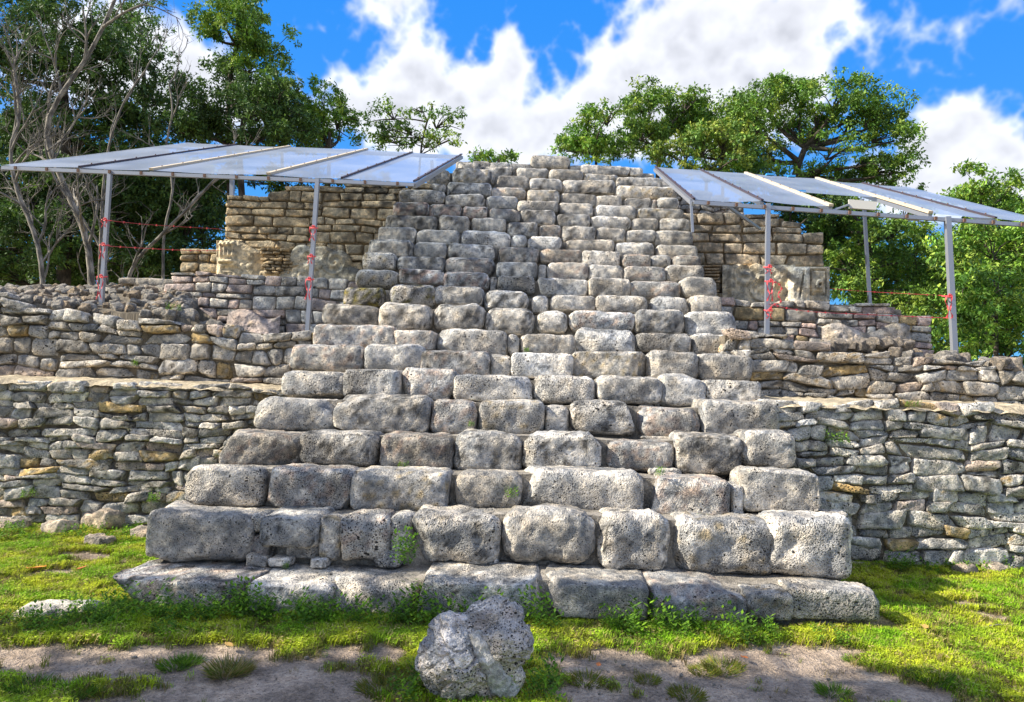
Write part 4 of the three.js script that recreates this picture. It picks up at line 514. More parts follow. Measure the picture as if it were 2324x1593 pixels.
function limb(pts, r0, r1, rad = 7, seg = 10) {     // a tapering branch along points
  const cv = new THREE.CatmullRomCurve3(pts), fr = cv.computeFrenetFrames(seg, false), P = [], uv = [], idx = [];
  for (let i = 0; i <= seg; i++) { const p = cv.getPointAt(i / seg), r = lerp(r0, r1, i / seg); for (let j = 0; j <= rad; j++) { const a = j / rad * Math.PI * 2, c = Math.cos(a) * r, s = Math.sin(a) * r; P.push(p.x + fr.normals[i].x * c + fr.binormals[i].x * s, p.y + fr.normals[i].y * c + fr.binormals[i].y * s, p.z + fr.normals[i].z * c + fr.binormals[i].z * s); uv.push(j / rad, i / seg * cv.getLength() * 1.5); } }
  for (let i = 0; i < seg; i++) for (let j = 0; j < rad; j++) { const a = i * (rad + 1) + j; idx.push(a, a + 1, a + rad + 2, a, a + rad + 2, a + rad + 1); }
  const g = new THREE.BufferGeometry(); g.setAttribute('position', new THREE.Float32BufferAttribute(P, 3)); g.setAttribute('uv', new THREE.Float32BufferAttribute(uv, 2)); g.setIndex(idx); g.computeVertexNormals(); return g;
}
let LEAFN = 0;
function crownLeaves(L, c, rx, ry, rz, dens, size, cols, limbs, root) {
  const n = Math.round(rx * ry * 3.1 * dens * 1450 * (0.11 / size) ** 2), per = 22, tw = Math.max(3, Math.round(n / per));
  const subs = []; const ns = Math.max(5, Math.round(7 + rx * ry * 5)); for (let i = 0; i < ns; i++) { const d = ranDir(0.2), rr = R(0.45, 1.12); subs.push({ c: V(c.x + d.x * rx * rr, c.y + d.y * ry * rr, c.z + d.z * rz * rr), r: R(0.24, 0.46) * Math.min(rx, ry) + 0.06, b: R(0.8, 1.25) }); }
  for (const q of subs) if (limbs) { const e = c.clone().lerp(root, 0.25), mid = e.clone().lerp(q.c, 0.55).add(V(R(-0.1, 0.1), R(0, 0.15), R(-0.1, 0.1))); limbs.push(limb([e, mid, q.c], 0.02, 0.006, 4, 4)); }
  for (let t = 0; t < tw; t++) {
    const q = subs[Math.floor(rnd() * ns)], d = ranDir(0.2), rr = Math.cbrt(R(0.2, 1)), tc = V(q.c.x + d.x * q.r * 1.35 * rr, q.c.y + d.y * q.r * 0.95 * rr, q.c.z + d.z * q.r * 1.35 * rr), spread = R(0.07, 0.15), base = pick(cols), tb = q.b * R(0.85, 1.2);
    for (let k = 0; k < per; k++) {
      const o = V(gauss() * spread, gauss() * spread * 0.7, gauss() * spread), dir = ranDir(-0.1).addScaledVector(o, 2.5).normalize(), nr = ranDir(0.9), v = tb * 2.3 * R(0.6, 1.45), len = size * R(0.6, 1.4);
      L.leaf(tc.x + o.x, tc.y + o.y, tc.z + o.z, len, len * R(0.36, 0.5), dir, nr, [base[0] * v, base[1] * v, base[2] * v]); LEAFN++;
    }
  }
}
function tree(o) {
  seed(o.seed);
  const cl = o.clumps.map(([px, py, rx, ry, de = 1, dz = 0]) => { const D = o.D + dz + R(-0.8, 0.8), k = D / F; return { c: U(px, py, D), rx: rx * k * 1.08, ry: ry * k * 1.16, rz: (rx + ry) * 0.55 * k, de }; });
  const tp = o.trunk.map(([px, py]) => U(px, py, o.D)), base = tp[0].clone(); base.y = 0; tp[0] = base.clone();
  const t = thing(o.name ?? 'broadleaf_tree', o.label, o.category ?? 'tree', base, o.group), Lv = new Leaves(), limbs = [], sub = base;
  const end = tp[tp.length - 1], r0 = o.r ?? 0.14;
  const trunk = limb(tp, r0, r0 * 0.35, 9, 18);
  const cv = new THREE.CatmullRomCurve3(tp);
  for (const k of cl) { let best = 0.4, bd = 1e9; for (let s = 0.35; s <= 1; s += 0.05) { const p = cv.getPointAt(s), dd = p.distanceTo(k.c) + (p.y > k.c.y ? 0.6 : 0); if (dd < bd) { bd = dd; best = s; } } const s0 = cv.getPointAt(best), mid = s0.clone().lerp(k.c, 0.5).add(V(R(-0.15, 0.15), R(-0.2, 0.1), R(-0.1, 0.1))); limbs.push(limb([s0, mid, k.c], r0 * 0.38, r0 * 0.1, 6, 8)); crownLeaves(Lv, k.c, k.rx, k.ry, k.rz, k.de * (o.dens ?? 1), (o.leaf ?? 0.11) * 0.88, o.cols, limbs, s0); }
  const sh = (g) => g.translate(-base.x, 0, -base.z);
  mesh('trunk', sh(mergeGeometries([trunk, ...limbs])), o.bark ?? barkDark, t);
  mesh('crown', sh(Lv.geo()), crownMat, t);
  return t;
}
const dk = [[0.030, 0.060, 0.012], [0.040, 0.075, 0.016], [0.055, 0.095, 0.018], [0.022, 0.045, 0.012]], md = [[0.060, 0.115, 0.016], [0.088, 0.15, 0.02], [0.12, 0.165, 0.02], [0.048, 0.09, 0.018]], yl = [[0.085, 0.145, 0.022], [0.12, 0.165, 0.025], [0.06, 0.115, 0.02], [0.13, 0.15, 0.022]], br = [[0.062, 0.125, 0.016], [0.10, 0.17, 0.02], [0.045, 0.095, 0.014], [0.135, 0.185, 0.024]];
const GL = 'trees behind the left side of the ruin', GR = 'trees behind the right side of the ruin';
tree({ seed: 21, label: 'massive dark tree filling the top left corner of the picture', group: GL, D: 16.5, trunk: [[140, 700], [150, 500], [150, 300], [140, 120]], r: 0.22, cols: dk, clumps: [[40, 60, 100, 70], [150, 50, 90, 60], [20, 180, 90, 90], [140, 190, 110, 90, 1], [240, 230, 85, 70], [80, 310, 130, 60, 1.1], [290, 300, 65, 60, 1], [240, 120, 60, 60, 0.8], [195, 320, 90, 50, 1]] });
tree({ seed: 22, label: 'airy tree with fine foliage between the dark tree and the tall slender one', group: GL, D: 18.5, trunk: [[330, 700], [320, 480], [330, 260], [320, 60]], r: 0.12, bark: barkPale, cols: dk, dens: 0.75, leaf: 0.10, clumps: [[300, 30, 70, 45, 0.9], [345, 90, 55, 45, 0.7], [270, 90, 50, 50, 0.8], [350, 160, 55, 45, 0.8], [310, 220, 55, 60, 0.9], [370, 230, 40, 50, 0.7], [300, 320, 60, 50]] });
tree({ seed: 23, label: 'tall slender tree rising highest left of the blue gap', group: GL, D: 17.5, trunk: [[530, 700], [522, 420], [520, 200], [532, 120], [560, 60]], r: 0.13, cols: md, dens: 0.95, clumps: [[500, 40, 70, 42], [565, 60, 75, 42], [610, 120, 55, 48], [575, 155, 55, 32, 0.8], [470, 75, 40, 26, 0.8], [625, 195, 45, 45, 0.9], [540, 10, 60, 30], [565, 110, 50, 30, 0.8]] });
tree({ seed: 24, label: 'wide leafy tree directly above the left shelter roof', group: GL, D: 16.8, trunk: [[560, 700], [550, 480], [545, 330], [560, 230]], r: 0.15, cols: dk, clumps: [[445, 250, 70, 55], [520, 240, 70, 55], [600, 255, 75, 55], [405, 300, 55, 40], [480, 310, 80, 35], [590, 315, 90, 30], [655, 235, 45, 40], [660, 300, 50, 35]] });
tree({ seed: 25, label: 'round yellowish green tree above the middle of the left shelter roof', group: GL, D: 18, trunk: [[750, 700], [745, 450], [748, 300]], r: 0.12, cols: [...md, yl[0]], clumps: [[735, 240, 52, 42], [770, 280, 45, 45], [705, 290, 45, 40], [740, 315, 60, 25]] });
tree({ seed: 26, label: 'thin sparse sapling against the white cloud left of the summit', group: GL, D: 18.5, trunk: [[950, 700], [950, 420], [960, 310], [982, 240]], r: 0.06, cols: md, dens: 0.42, clumps: [[870, 270, 45, 28], [850, 308, 42, 28], [1000, 285, 50, 28], [1010, 322, 40, 20], [955, 248, 24, 20], [925, 305, 45, 28], [880, 330, 45, 18], [970, 330, 40, 20]] });
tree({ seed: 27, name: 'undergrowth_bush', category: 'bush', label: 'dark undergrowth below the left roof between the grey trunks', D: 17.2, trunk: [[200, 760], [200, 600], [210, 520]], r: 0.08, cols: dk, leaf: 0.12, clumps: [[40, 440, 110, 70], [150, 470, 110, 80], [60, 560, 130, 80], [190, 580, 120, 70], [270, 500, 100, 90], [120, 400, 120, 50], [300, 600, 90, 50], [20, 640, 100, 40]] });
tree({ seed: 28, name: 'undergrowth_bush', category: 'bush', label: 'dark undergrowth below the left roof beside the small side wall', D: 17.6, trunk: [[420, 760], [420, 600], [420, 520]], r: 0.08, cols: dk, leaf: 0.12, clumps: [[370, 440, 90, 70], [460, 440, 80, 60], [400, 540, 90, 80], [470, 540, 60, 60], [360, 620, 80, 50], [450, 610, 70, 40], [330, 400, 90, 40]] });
tree({ seed: 29, name: 'undergrowth_bush', category: 'bush', label: 'low foliage showing between the left roof beam and the golden wall', D: 18, trunk: [[700, 700], [700, 520], [700, 420]], r: 0.06, cols: dk, dens: 0.7, clumps: [[590, 408, 70, 22], [680, 405, 70, 20], [790, 412, 60, 14], [860, 412, 40, 12], [640, 425, 60, 16]] });
tree({ seed: 30, name: 'shrub', category: 'shrub', label: 'small green shrub top peeping over the summit edge', D: 17.5, trunk: [[1110, 520], [1110, 420], [1115, 370]], r: 0.04, cols: br, clumps: [[1075, 356, 26, 10], [1140, 360, 34, 12], [1105, 368, 50, 12]] });
tree({ seed: 31, label: 'light green tree right of the summit with a twiggy crown', group: GR, D: 18.5, trunk: [[1350, 700], [1350, 450], [1355, 320]], r: 0.09, cols: br, clumps: [[1325, 300, 50, 48], [1295, 340, 38, 28], [1365, 335, 42, 35], [1385, 260, 30, 38, 0.4], [1330, 345, 50, 25]] });
tree({ seed: 32, label: 'round green tree between the summit and the right shelter roof', group: GR, D: 19, trunk: [[1490, 700], [1490, 450], [1500, 300]], r: 0.13, cols: md, clumps: [[1465, 260, 52, 48], [1530, 238, 55, 36], [1445, 315, 45, 48], [1565, 265, 50, 38], [1500, 335, 65, 40], [1570, 230, 35, 22, 0.8]] });
tree({ seed: 33, label: 'low yellowish tree just above the right shelter roof', group: GR, D: 17.5, trunk: [[1600, 700], [1600, 500], [1605, 380]], r: 0.1, cols: yl, clumps: [[1590, 335, 60, 42], [1650, 315, 50, 38], [1540, 360, 55, 28], [1690, 345, 45, 38], [1610, 375, 60, 20]] });
tree({ seed: 34, label: 'largest spreading tree behind the right shelter roof', group: GR, D: 19, trunk: [[1780, 760], [1782, 560], [1795, 430], [1840, 300]], r: 0.2, cols: [...md, br[0]], clumps: [[1735, 225, 62, 42], [1825, 208, 72, 34], [1910, 220, 65, 34], [1985, 228, 50, 38], [1695, 285, 62, 55], [1780, 285, 62, 50, 0.9], [1860, 270, 60, 40, 0.8], [1945, 290, 62, 50, 0.7], [2030, 320, 42, 55, 0.9], [1985, 375, 70, 38, 0.9], [1730, 350, 60, 45], [2050, 390, 30, 28, 0.8], [1900, 350, 60, 40, 0.35], [1690, 395, 60, 30], [1760, 405, 50, 26, 0.7], [1860, 395, 60, 30, 0.6], [1950, 415, 60, 30, 0.9], [2040, 425, 45, 24, 0.9], [2010, 270, 50, 40, 0.8]] });
tree({ seed: 35, label: 'sunlit tree at the right picture edge above the roof end', group: GR, D: 17, trunk: [[2240, 800], [2240, 600], [2235, 470]], r: 0.11, cols: br, clumps: [[2225, 425, 55, 32], [2195, 455, 50, 36], [2285, 440, 45, 34], [2250, 485, 70, 32], [2320, 500, 50, 40]] });
tree({ seed: 36, label: 'leafy tree seen under the right roof between its two rear posts', group: GR, D: 17, trunk: [[1990, 800], [1985, 650], [1960, 500]], r: 0.12, cols: md, clumps: [[1910, 500, 50, 45, 0.9], [1960, 555, 65, 50], [2035, 545, 55, 45], [2078, 490, 30, 26, 0.8], [2100, 590, 65, 55], [1990, 630, 80, 50], [1910, 610, 50, 60], [2110, 660, 80, 55], [1890, 450, 45, 35, 0.7], [1960, 700, 110, 45], [2070, 730, 100, 50]] });
tree({ seed: 37, name: 'hedge_bush', category: 'bush', label: 'bright bushy thicket at the right edge beyond the terrace', D: 14, trunk: [[2260, 900], [2260, 760], [2260, 650]], r: 0.08, cols: br, leaf: 0.10, clumps: [[2250, 560, 75, 50], [2310, 620, 75, 70], [2230, 690, 70, 70], [2310, 740, 70, 70], [2190, 640, 55, 60], [2330, 560, 60, 60], [2150, 740, 50, 50], [2200, 780, 70, 45], [2290, 810, 80, 40], [2180, 570, 50, 45, 0.8]] });
tree({ seed: 38, name: 'undergrowth_bush', category: 'bush', label: 'foliage behind the stepped corner of the right temple wall', D: 17.5, trunk: [[1800, 800], [1800, 600], [1800, 500]], r: 0.08, cols: dk, dens: 0.9, clumps: [[1720, 440, 70, 35, 0.8], [1800, 460, 70, 40], [1870, 470, 50, 45], [1840, 520, 60, 50], [1890, 560, 40, 60]] });
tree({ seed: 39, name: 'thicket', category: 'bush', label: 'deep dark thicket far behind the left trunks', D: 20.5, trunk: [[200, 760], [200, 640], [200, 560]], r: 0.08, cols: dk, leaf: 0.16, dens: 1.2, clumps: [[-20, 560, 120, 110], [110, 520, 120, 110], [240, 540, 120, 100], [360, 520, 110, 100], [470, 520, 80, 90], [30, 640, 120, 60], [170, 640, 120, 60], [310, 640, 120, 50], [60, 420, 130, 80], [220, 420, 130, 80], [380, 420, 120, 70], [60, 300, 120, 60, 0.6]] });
tree({ seed: 40, name: 'thicket', category: 'bush', label: 'deep green thicket far behind the right posts', D: 20.5, trunk: [[2150, 860], [2150, 700], [2150, 620]], r: 0.08, cols: md, leaf: 0.16, dens: 1.1, clumps: [[1900, 640, 100, 70], [2010, 640, 110, 80], [2130, 650, 110, 80], [2240, 640, 110, 90], [2340, 640, 90, 110], [2180, 760, 130, 70], [2310, 760, 100, 70], [2050, 720, 120, 60], [2260, 540, 90, 60, 0.8], [1930, 560, 70, 60, 0.8]] });
tree({ seed: 47, label: 'mid green crown filling the gap between the round tree and the largest tree', group: GR, D: 20, trunk: [[1640, 700], [1640, 480], [1640, 330]], r: 0.1, cols: md, clumps: [[1620, 285, 55, 45], [1660, 260, 45, 40], [1580, 310, 50, 45], [1690, 310, 45, 50], [1420, 330, 50, 40], [1640, 350, 70, 30]] });
tree({ seed: 48, label: 'dark low crown joining the slender tree and the round yellowish one', group: GL, D: 18.6, trunk: [[640, 700], [640, 460], [640, 300]], r: 0.1, cols: dk, clumps: [[680, 270, 55, 45], [620, 225, 50, 40], [500, 170, 50, 40, 0.7], [560, 205, 60, 40], [430, 290, 60, 40], [640, 310, 90, 30]] });
// bare grey trees with twigs in front of the left foliage
function bareTree(o) {
  seed(o.seed); const tp = o.path.map(([x, y]) => U(x, y, o.D)), base = tp[0].clone(); base.y = 0; tp[0] = base.clone(); const t = thing('bare_tree', o.label, 'tree', base, 'leafless pale trees behind the left terrace'), gs = [limb(tp, o.r, o.r * 0.4, 9, 24)];
  const grow = (p, d, len, r, lv) => { const pts = [p.clone()]; let q = p.clone(), dd = d.clone(); for (let i = 0; i < 3; i++) { dd.addScaledVector(ranDir(0.15), 0.28).normalize(); dd.z *= 0.8; q = q.clone().addScaledVector(dd, len / 3); pts.push(q); } gs.push(limb(pts, r, r * 0.4, lv > 2 ? 3 : 5, 5)); if (lv < o.levels) for (let k = 0; k < (lv < 2 ? 4 : 3); k++) { const s = R(0.3, 1), pp = new THREE.CatmullRomCurve3(pts).getPointAt(s); grow(pp, dd.clone().addScaledVector(ranDir(0.25), 0.9).normalize(), len * R(0.5, 0.75), r * 0.5, lv + 1); } };
  const cv = new THREE.CatmullRomCurve3(tp); for (const s of o.forks) { const p = cv.getPointAt(s), d = cv.getTangentAt(s).addScaledVector(ranDir(0.2), 0.8).normalize(); grow(p, d, o.len * R(0.8, 1.2), o.r * 0.42, 1); }
  const g = mergeGeometries(gs); g.translate(-base.x, 0, -base.z); mesh('trunk', g, barkPale, t);
}
bareTree({ seed: 41, label: 'pale leafless tree whose crooked trunk stands nearest the left picture edge', D: 13.6, path: [[105, 700], [95, 610], [75, 520], [45, 450], [30, 395], [25, 330], [45, 270], [35, 180]], r: 0.065, forks: [0.45, 0.5, 0.55, 0.6, 0.63, 0.66, 0.72, 0.76, 0.8, 0.84, 0.88, 0.95, 1], len: 1.1, levels: 4 });
bareTree({ seed: 42, label: 'leafless tree with a thick pale trunk leaning right across the dark crown', D: 14.2, path: [[215, 720], [200, 560], [150, 430], [105, 300], [135, 220], [185, 150], [235, 60], [268, -20]], r: 0.085, forks: [0.42, 0.45, 0.5, 0.52, 0.57, 0.6, 0.64, 0.68, 0.76, 0.84, 0.92], len: 1.2, levels: 4 });
bareTree({ seed: 43, label: 'slim leafless tree beside the first post with a straight pale stem', D: 15, path: [[232, 720], [228, 560], [235, 420], [250, 320], [285, 225], [330, 160]], r: 0.045, forks: [0.4, 0.55, 0.7, 0.8, 0.9, 1], len: 0.9, levels: 3 });
bareTree({ seed: 44, label: 'leafless trunk leaning low to the right under the left roof', D: 14.6, path: [[270, 720], [300, 610], [360, 540], [430, 470], [495, 400], [540, 360]], r: 0.06, forks: [0.4, 0.55, 0.68, 0.8, 0.92], len: 1.0, levels: 3 });
bareTree({ seed: 45, label: 'leafless forked trunk under the left roof, second from the post', D: 15.2, path: [[250, 720], [235, 580], [190, 500], [160, 440], [200, 370]], r: 0.05, forks: [0.5, 0.65, 0.8], len: 0.9, levels: 3 });
bareTree({ seed: 46, label: 'grey twiggy sapling between the foliage crowns above the left roof', D: 15.5, path: [[405, 700], [372, 540], [392, 430], [378, 330], [392, 250], [384, 190]], r: 0.045, forks: [0.6, 0.7, 0.8, 0.9, 1], len: 0.8, levels: 3 });
console.log('tree leaves', LEAFN);
// two shade trees left of the view: their crowns throw the dappled shade over the foreground
function shadeTree(seedN, label, bx, bz, clumps) {
  seed(seedN); const base = V(bx, 0, bz), t = thing('shade_tree', label, 'tree', base), Lv = new Leaves(), limbs = [limb([V(bx, 0, bz), V(bx + 0.1, 2, bz), V(bx + 0.4, 4.2, bz)], 0.2, 0.1, 9, 10)];
  for (const [x, y, z, rx, ry, rz, de] of clumps) { const c = V(x, y, z), s0 = V(bx + 0.3, 3.4, bz); limbs.push(limb([s0, s0.clone().lerp(c, 0.5).add(V(0, 0.3, 0)), c], 0.07, 0.02, 6, 8)); const n = Math.round(rx * rz * 3.1 * 260 * de); for (let k = 0; k < n; k++) { const d = ranDir(), rr = Math.cbrt(rnd()); Lv.leaf(c.x + d.x * rx * rr, c.y + d.y * ry * rr, c.z + d.z * rz * rr, R(0.12, 0.2), R(0.06, 0.09), ranDir(), ranDir(0.8), pick(md)); } }
  const sh = (g) => g.translate(-bx, 0, -bz); mesh('trunk', sh(mergeGeometries(limbs)), barkDark, t); mesh('crown', sh(Lv.geo()), crownMat, t);
}
{ // the middle of each shaded patch on the ground, carried up along the sun's direction
  const up = (px, py, h, dep) => { const g = dep ? U(px, py, dep) : G(px, py), k = (h - g.y) / SUN.y; return V(g.x + SUN.x * k, h, g.z + SUN.z * k); };
  const c1 = [], c2 = []; const put = (l, px, py, h, rx, ry, rz, de, dep) => { const p = up(px, py, h, dep); l.push([p.x, p.y, p.z, rx, ry, rz, de]); };
  put(c1, 300, 1530, 5.2, 0.8, 0.4, 0.26, 1.4); put(c1, 640, 1545, 5.6, 0.8, 0.5, 0.32, 1.7); put(c1, 880, 1560, 5.0, 0.7, 0.5, 0.4, 1.9); put(c1, 480, 1432, 6.0, 0.9, 0.4, 0.22, 2.2); put(c1, 60, 1570, 5.4, 0.5, 0.4, 0.3, 1.6); put(c1, 800, 1425, 5.6, 0.9, 0.4, 0.22, 2.2); put(c1, 150, 1432, 5.8, 0.7, 0.4, 0.16, 2.0);
  put(c1, 720, 1110, 5.6, 0.55, 0.35, 0.16, 2.2, 5.85); put(c1, 480, 1215, 5.9, 0.6, 0.4, 0.14, 2.0, 5.4); put(c1, 800, 1225, 5.4, 0.6, 0.4, 0.14, 1.8, 5.4); put(c1, 420, 1360, 5.6, 0.6, 0.35, 0.12, 2.0, 4.95);
  put(c2, 1330, 1540, 5.4, 0.6, 0.4, 0.3, 1.6); put(c2, 1600, 1560, 5.8, 0.7, 0.4, 0.22, 1.4); put(c2, 1950, 1560, 5.2, 0.8, 0.4, 0.22, 1.5); put(c2, 1250, 1420, 6, 0.8, 0.4, 0.14, 1.6); put(c2, 1700, 1600, 5.4, 1.0, 0.4, 0.26, 1.8); put(c2, 2150, 1600, 5.4, 0.6, 0.4, 0.3, 1.4); put(c2, 1700, 1420, 5.6, 0.7, 0.3, 0.10, 1.4); put(c2, 1560, 1370, 5.4, 0.6, 0.3, 0.10, 1.4, 4.95);
  shadeTree(51, 'leafy tree out of view on the left that shades the earth path', -7.2, -0.6, c1);
  shadeTree(52, 'second leafy tree out of view on the left that shades the boulder', -4.6, 1.6, c2);
}

// ---------------------------------------------------------------- weeds and grass
seed(1500);
const weedCols = [[0.10, 0.22, 0.010], [0.15, 0.30, 0.012], [0.20, 0.36, 0.014], [0.075, 0.17, 0.010]];
function weedGeo(n, h, spread, leaf) { const L = new Leaves(), st = []; const stems = Math.max(3, Math.round(n / 9)); for (let s = 0; s < stems; s++) { const a = R(0, 6.28), r = Math.sqrt(rnd()) * spread, bx = Math.cos(a) * r, bz = Math.sin(a) * r * 0.6, hh = h * R(0.45, 1), lx = bx + R(-1, 1) * h * 0.3, lz = bz + R(-0.6, 1) * h * 0.3, c = pick(weedCols); for (let k = 0; k < 9; k++) { const t = (k + 1) / 9, x = lerp(bx, lx, t), z = lerp(bz, lz, t), y = hh * t, an = k * 2.4, d = V(Math.cos(an), 0.35 + t * 0.5, Math.sin(an)).normalize(), v = R(0.75, 1.25); L.leaf(x, y, z, leaf * R(0.7, 1.2), leaf * 0.45, d, V(-d.x * 0.4, 1, -d.z * 0.4).normalize(), [c[0] * v, c[1] * v, c[2] * v]); } } return L.geo(); }
const weeds = [weedGeo(150, 0.15, 0.14, 0.038), weedGeo(170, 0.19, 0.15, 0.04), weedGeo(130, 0.11, 0.18, 0.034), weedGeo(260, 0.27, 0.14, 0.042)];
function weed(geo, p, s, label, group) { const t = thing('weed_plant', label, 'weed', p, group); const m = mesh('leaves', geo, leafMat, t); t.scale.setScalar(s); t.rotation.y = R(0, 6.28); }
const blockNames = ['leftmost', 'second', 'third', 'fourth', 'fifth', 'sixth', 'small seventh', 'rightmost'];
const footLabel = (px) => { let k = courses[0].findIndex((s) => px < s[1] + 4); if (k < 0) k = 7; return ['low leafy weed at the foot of the ' + blockNames[k] + ' block of the bottom step', 'weeds at the foot of the ' + blockNames[k] + ' bottom block']; };
for (let i = 0; i < 64; i++) { const px = 230 + i / 63 * 1790 + R(-14, 14); if (n2(px * 0.011, 5.5) < -0.28) continue; const q = G(px, 1402 + R(-4, 10)); weed(weeds[i % 3], V(q.x, 0, -4.86 + R(-0.02, 0.14)), R(0.55, 1.3), ...footLabel(px)); }
for (let i = 0; i < 26; i++) { const q = G(R(0, 560), R(1400, 1448)); weed(weeds[i % 3], V(q.x, 0, q.z), R(0.6, 1), 'broad leafy weed in the shaded strip left of the bottom step', 'weeds in the shaded strip at left'); }
[[948, 1355, 1.15, 'tallest leafy weed clump against the bottom step behind the boulder'], [1200, 1380, 1.0, 'leafy weed clump right behind the boulder'], [545, 1365, 1.0, 'leafy weed clump in the gap beside the leftmost bottom block'], [1480, 1385, 0.85, 'leafy weed clump in front of the bottom step right of the boulder'], [1380, 1392, 0.7, 'bushy weed clump at the dark bottom block'], [700, 1392, 0.7, 'bushy weed clump below the cracked bottom block']].forEach(([px, py, s, l]) => { const q = G(px, 1404); weed(weeds[3], V(q.x, 0, -4.84), s, l); weed(weeds[1], V(q.x + 0.1, 0, -4.80), s, ...footLabel(px + 30)); });
for (const [px, py, s, l] of [[985, 1570, 0.9, 'green weed at the left foot of the boulder'], [1215, 1560, 1.0, 'green weed at the right foot of the boulder'], [1250, 1590, 0.8, 'spreading weed in front of the boulder on the right'], [925, 1590, 0.8, 'spreading weed in front of the boulder on the left'], [1180, 1590, 0.7, 'small weed right under the boulder']]) { const q = G(px, py); weed(weeds[1], V(q.x, 0, q.z), s, l); }
for (const [px, py, k, s, l] of [[910, 1278, 0, 0.9, 'young plant with large leaves growing on the second step'], [1495, 1080, 2, 0.5, 'bright seedling in a joint of the fourth step'], [1068, 968, 4, 0.35, 'tiny weed in the joint of the fifth step'], [1165, 1130, 2, 0.7, 'mossy tuft between two blocks of the third step'], [1595, 1182, 2, 0.4, 'small tuft under a block at right on the third step'], [912, 1062, 3, 0.4, 'tiny tuft below a block on the fourth step'], [1196, 800, 7, 0.4, 'tiny weed in the eighth step'], [650, 1290, 1, 0.35, 'small sprout beside chinking stones on the second step']]) { const p = U(px, py, courseDepth(k) - 0.03); weed(weeds[s > 0.8 ? 3 : 0], p, s, l); }
for (const [px, py, d, s, l] of [[67, 1130, 7.55, 0.8, 'yellow green sprout in the lowest left wall'], [1905, 1010, 6.8, 0.9, 'small green sprout in the lowest right wall'], [307, 830, 8.1, 0.5, 'tiny sprout in the second left wall'], [395, 706, 8.3, 0.7, 'bright sprout on top of the second left wall'], [345, 1140, 7.5, 0.7, 'grassy sprout low in the left wall'], [2070, 925, 6.85, 0.5, 'tiny sprout on the right ledge']]) weed(weeds[0], U(px, py, d - 0.02), s, l);
for (let i = 0; i < 16; i++) { const px = i < 9 ? R(0, 320) : R(1960, 2320), q = G(px, i < 9 ? R(1212, 1240) : R(1290, 1310)); weed(weeds[i % 3], V(q.x, 0, q.z), R(0.7, 1.1), i < 9 ? 'sunlit weed along the foot of the left wall' : 'sunlit weed along the foot of the right wall', i < 9 ? 'weeds along the left wall foot' : 'weeds along the right wall foot'); }
